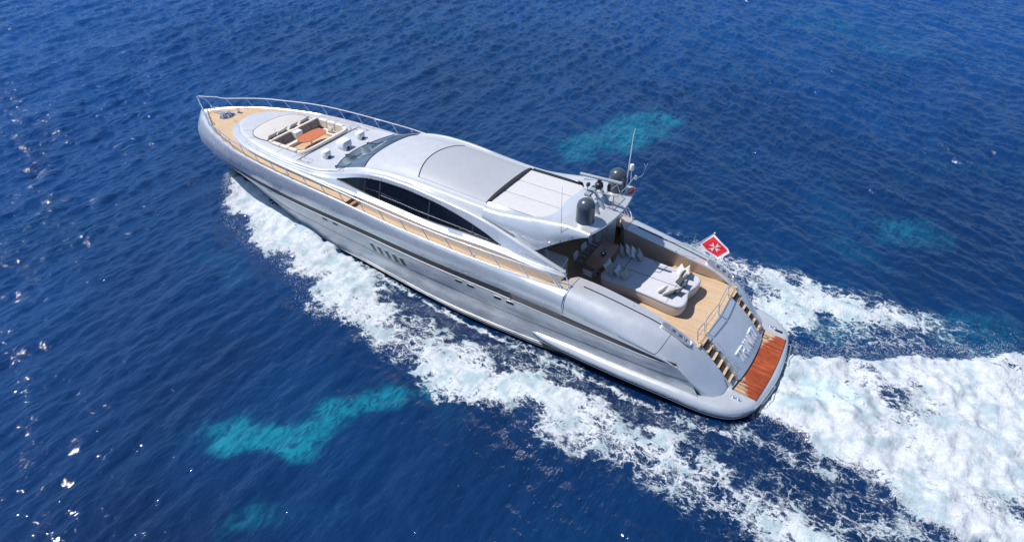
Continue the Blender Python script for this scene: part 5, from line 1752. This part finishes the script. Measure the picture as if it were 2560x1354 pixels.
# lacy foam: warped cell walls at two sizes plus fine break-up
wv = k.noise(g, 1.2, 5, 0.62)
vm = k.n("ShaderNodeVectorMath", operation='MULTIPLY_ADD')
k.l(wv.outputs["Color"], vm.inputs[0]); vm.inputs[1].default_value = (1.5, 1.5, 0.0); k.l(g, vm.inputs[2])
flat = k.mapping(vm.outputs[0], (0.75, 1.1, 0.0))
def vor(scale):
    x = k.n("ShaderNodeTexVoronoi", feature='DISTANCE_TO_EDGE')
    k.l(flat, x.inputs["Vector"]); x.inputs["Scale"].default_value = scale
    return x.outputs["Distance"]
e1 = k.ramp(vor(1.05), 0.0, 0.17, 1, 0, False)
e2 = k.ramp(vor(2.6), 0.0, 0.20, 1, 0, False)
e3 = k.ramp(vor(6.0), 0.0, 0.30, 1, 0, False)
fn = k.noise(k.mapping(g, (0.8, 1.25, 1)), 7.0, 8, 0.78, 0.5)
fn2 = k.noise(g, 0.9, 4, 0.6)
pat = k.math('MAXIMUM', k.math('MULTIPLY', e1, 0.52), k.math('MULTIPLY', e2, 0.50))
pat = k.math('MAXIMUM', pat, k.math('MULTIPLY', e3, 0.34))
pat = k.math('ADD', pat, k.math('MULTIPLY', k.ramp(fn.outputs[0], 0.25, 0.75, 0, 1, False), 0.48))
pat = k.math('ADD', pat, k.math('MULTIPLY', k.math('SUBTRACT', fn2.outputs[0], 0.5), 0.7))
val = k.math('ADD', fo, pat)
fmask = k.ramp(val, 1.02, 1.34)
veil = k.math('MULTIPLY', k.ramp(val, 0.85, 1.35), 0.30)
fcol = k.mix(k.ramp(fn.outputs[0], 0.3, 0.7), (0.41, 0.455, 0.50), (0.62, 0.635, 0.67))
fcol = k.mix(k.math('MULTIPLY', k.ramp(fn2.outputs[0], 0.46, 0.66), 0.85), fcol, (0.29, 0.385, 0.43))  # aqua mottling, also painting soft shading into the foam
fcol = k.mix(k.math('MULTIPLY', te, 0.55), fcol, (0.34, 0.58, 0.60))
wcol = k.mix(veil, wcol, (0.20, 0.29, 0.34))
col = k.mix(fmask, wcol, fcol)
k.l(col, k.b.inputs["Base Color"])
k.l(k.ramp(fmask, 0, 1, 0.07, 0.9), k.b.inputs["Roughness"])
k.l(k.ramp(fmask, 0, 1, 0.95, 0.15), k.b.inputs["Specular IOR Level"])
# ripples: sharp-crested chop running with the wind, two directions, and fine crinkles
def chop(rot, scale, sx, sy):
    x = k.n("ShaderNodeTexNoise", noise_type='RIDGED_MULTIFRACTAL')
    k.l(k.mapping(g, (sx, sy, 0.2), (0, 0, rot)), x.inputs["Vector"])
    x.inputs["Scale"].default_value = scale
    x.inputs["Detail"].default_value = 3
    x.inputs["Roughness"].default_value = 0.55
    x.inputs["Distortion"].default_value = 0.25
    return x.outputs[0]
r0 = chop(0.06, 1.0, 1.7, 0.40)
r1 = k.noise(k.mapping(g, (1.7, 0.55, 0.3), (0, 0, 0.10)), 2.2, 4, 0.58)
r2_ = k.noise(k.mapping(g, (1.5, 0.8, 0.3), (0, 0, -0.40)), 6.0, 3, 0.55)
hh = k.math('ADD', k.math('MULTIPLY', r1.outputs[0], 1.5), k.math('MULTIPLY', r2_.outputs[0], 0.36))
hh = k.math('ADD', hh, k.math('MULTIPLY', r0, 0.25))
nrm = k.bump(k.math('MULTIPLY', hh, attr("lively")), 1.0, 0.082)
fb = k.noise(g, 8.0, 5, 0.7)
nrm2 = k.bump(k.math('ADD', k.math('MULTIPLY', fmask, 0.6), k.math('MULTIPLY', fb.outputs[0], fmask)), 0.35, 0.045, nrm)
k.l(nrm2, k.b.inputs["Normal"])
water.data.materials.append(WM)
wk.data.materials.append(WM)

# spray: droplets thrown up along the wash edges
def spray(name, label, pts):
    base_v = np.array([(1, 0, 0), (-1, 0, 0), (0, 1, 0), (0, -1, 0), (0, 0, 1), (0, 0, -1)], float)
    base_f = np.array([(0, 2, 4), (2, 1, 4), (1, 3, 4), (3, 0, 4), (2, 0, 5), (1, 2, 5), (3, 1, 5), (0, 3, 5)])
    P = np.array([p[:3] for p in pts]); S_ = np.array([p[3] for p in pts])
    st3 = rng.uniform(0.6, 1.6, (len(P), 1, 3))
    V = P[:, None, :] + base_v[None] * S_[:, None, None] * st3
    F = base_f[None] + (np.arange(len(P)) * 6)[:, None, None]
    me = bpy.data.meshes.new(name)
    me.from_pydata(V.reshape(-1, 3).tolist(), [], F.reshape(-1, 3).tolist())
    me.shade_smooth()
    me.materials.append(mat(name + "_white", (0.62, 0.63, 0.64), 0.6))
    o = bpy.data.objects.new(name, me)
    COL.objects.link(o)
    return tag(o, label, "spray", kind="stuff")
pts = []
for _ in range(5200):
    xx = 37.2 - 16 * rng.random() ** 1.3
    yo = float(itp(outer, xx)); yi = float(itp(hully, xx))
    f_ = rng.random() ** 0.6
    yy = lerp(yi + 0.1, yo + 0.35, f_) + rng.normal() * 0.15
    zz = 0.25 + abs(rng.normal()) * 0.30 * min(1, (37.6 - xx) / 3) * (1.0 if xx > 26 else 0.5)
    pts.append((xx, yy, zz, rng.uniform(0.005, 0.018)))
    if rng.random() < 0.3:
        pts.append((xx, -yy, zz, rng.uniform(0.005, 0.018)))
spray("bow_spray", "fine white droplets thrown out beside the bow", pts)
pts = []
for _ in range(3800):
    xx = rng.uniform(-7.5, 1.4)
    e_ = float(np.interp(xx, [-8, -4.5, -1.3, 0, 1.6], [5.8, 3.8, 3.1, 2.8, 2.6])) if rng.random() < 0.55 else -float(np.interp(xx, [-8, -4, -2.4, 0, 1.6], [8.2, 5.2, 4.0, 2.5, 2.0]))
    pts.append((xx, e_ + rng.normal() * 0.22, 0.3 + abs(rng.normal()) * 0.22, rng.uniform(0.004, 0.014)))
spray("stern_spray", "fine white droplets along the edges of the propeller wash", pts)
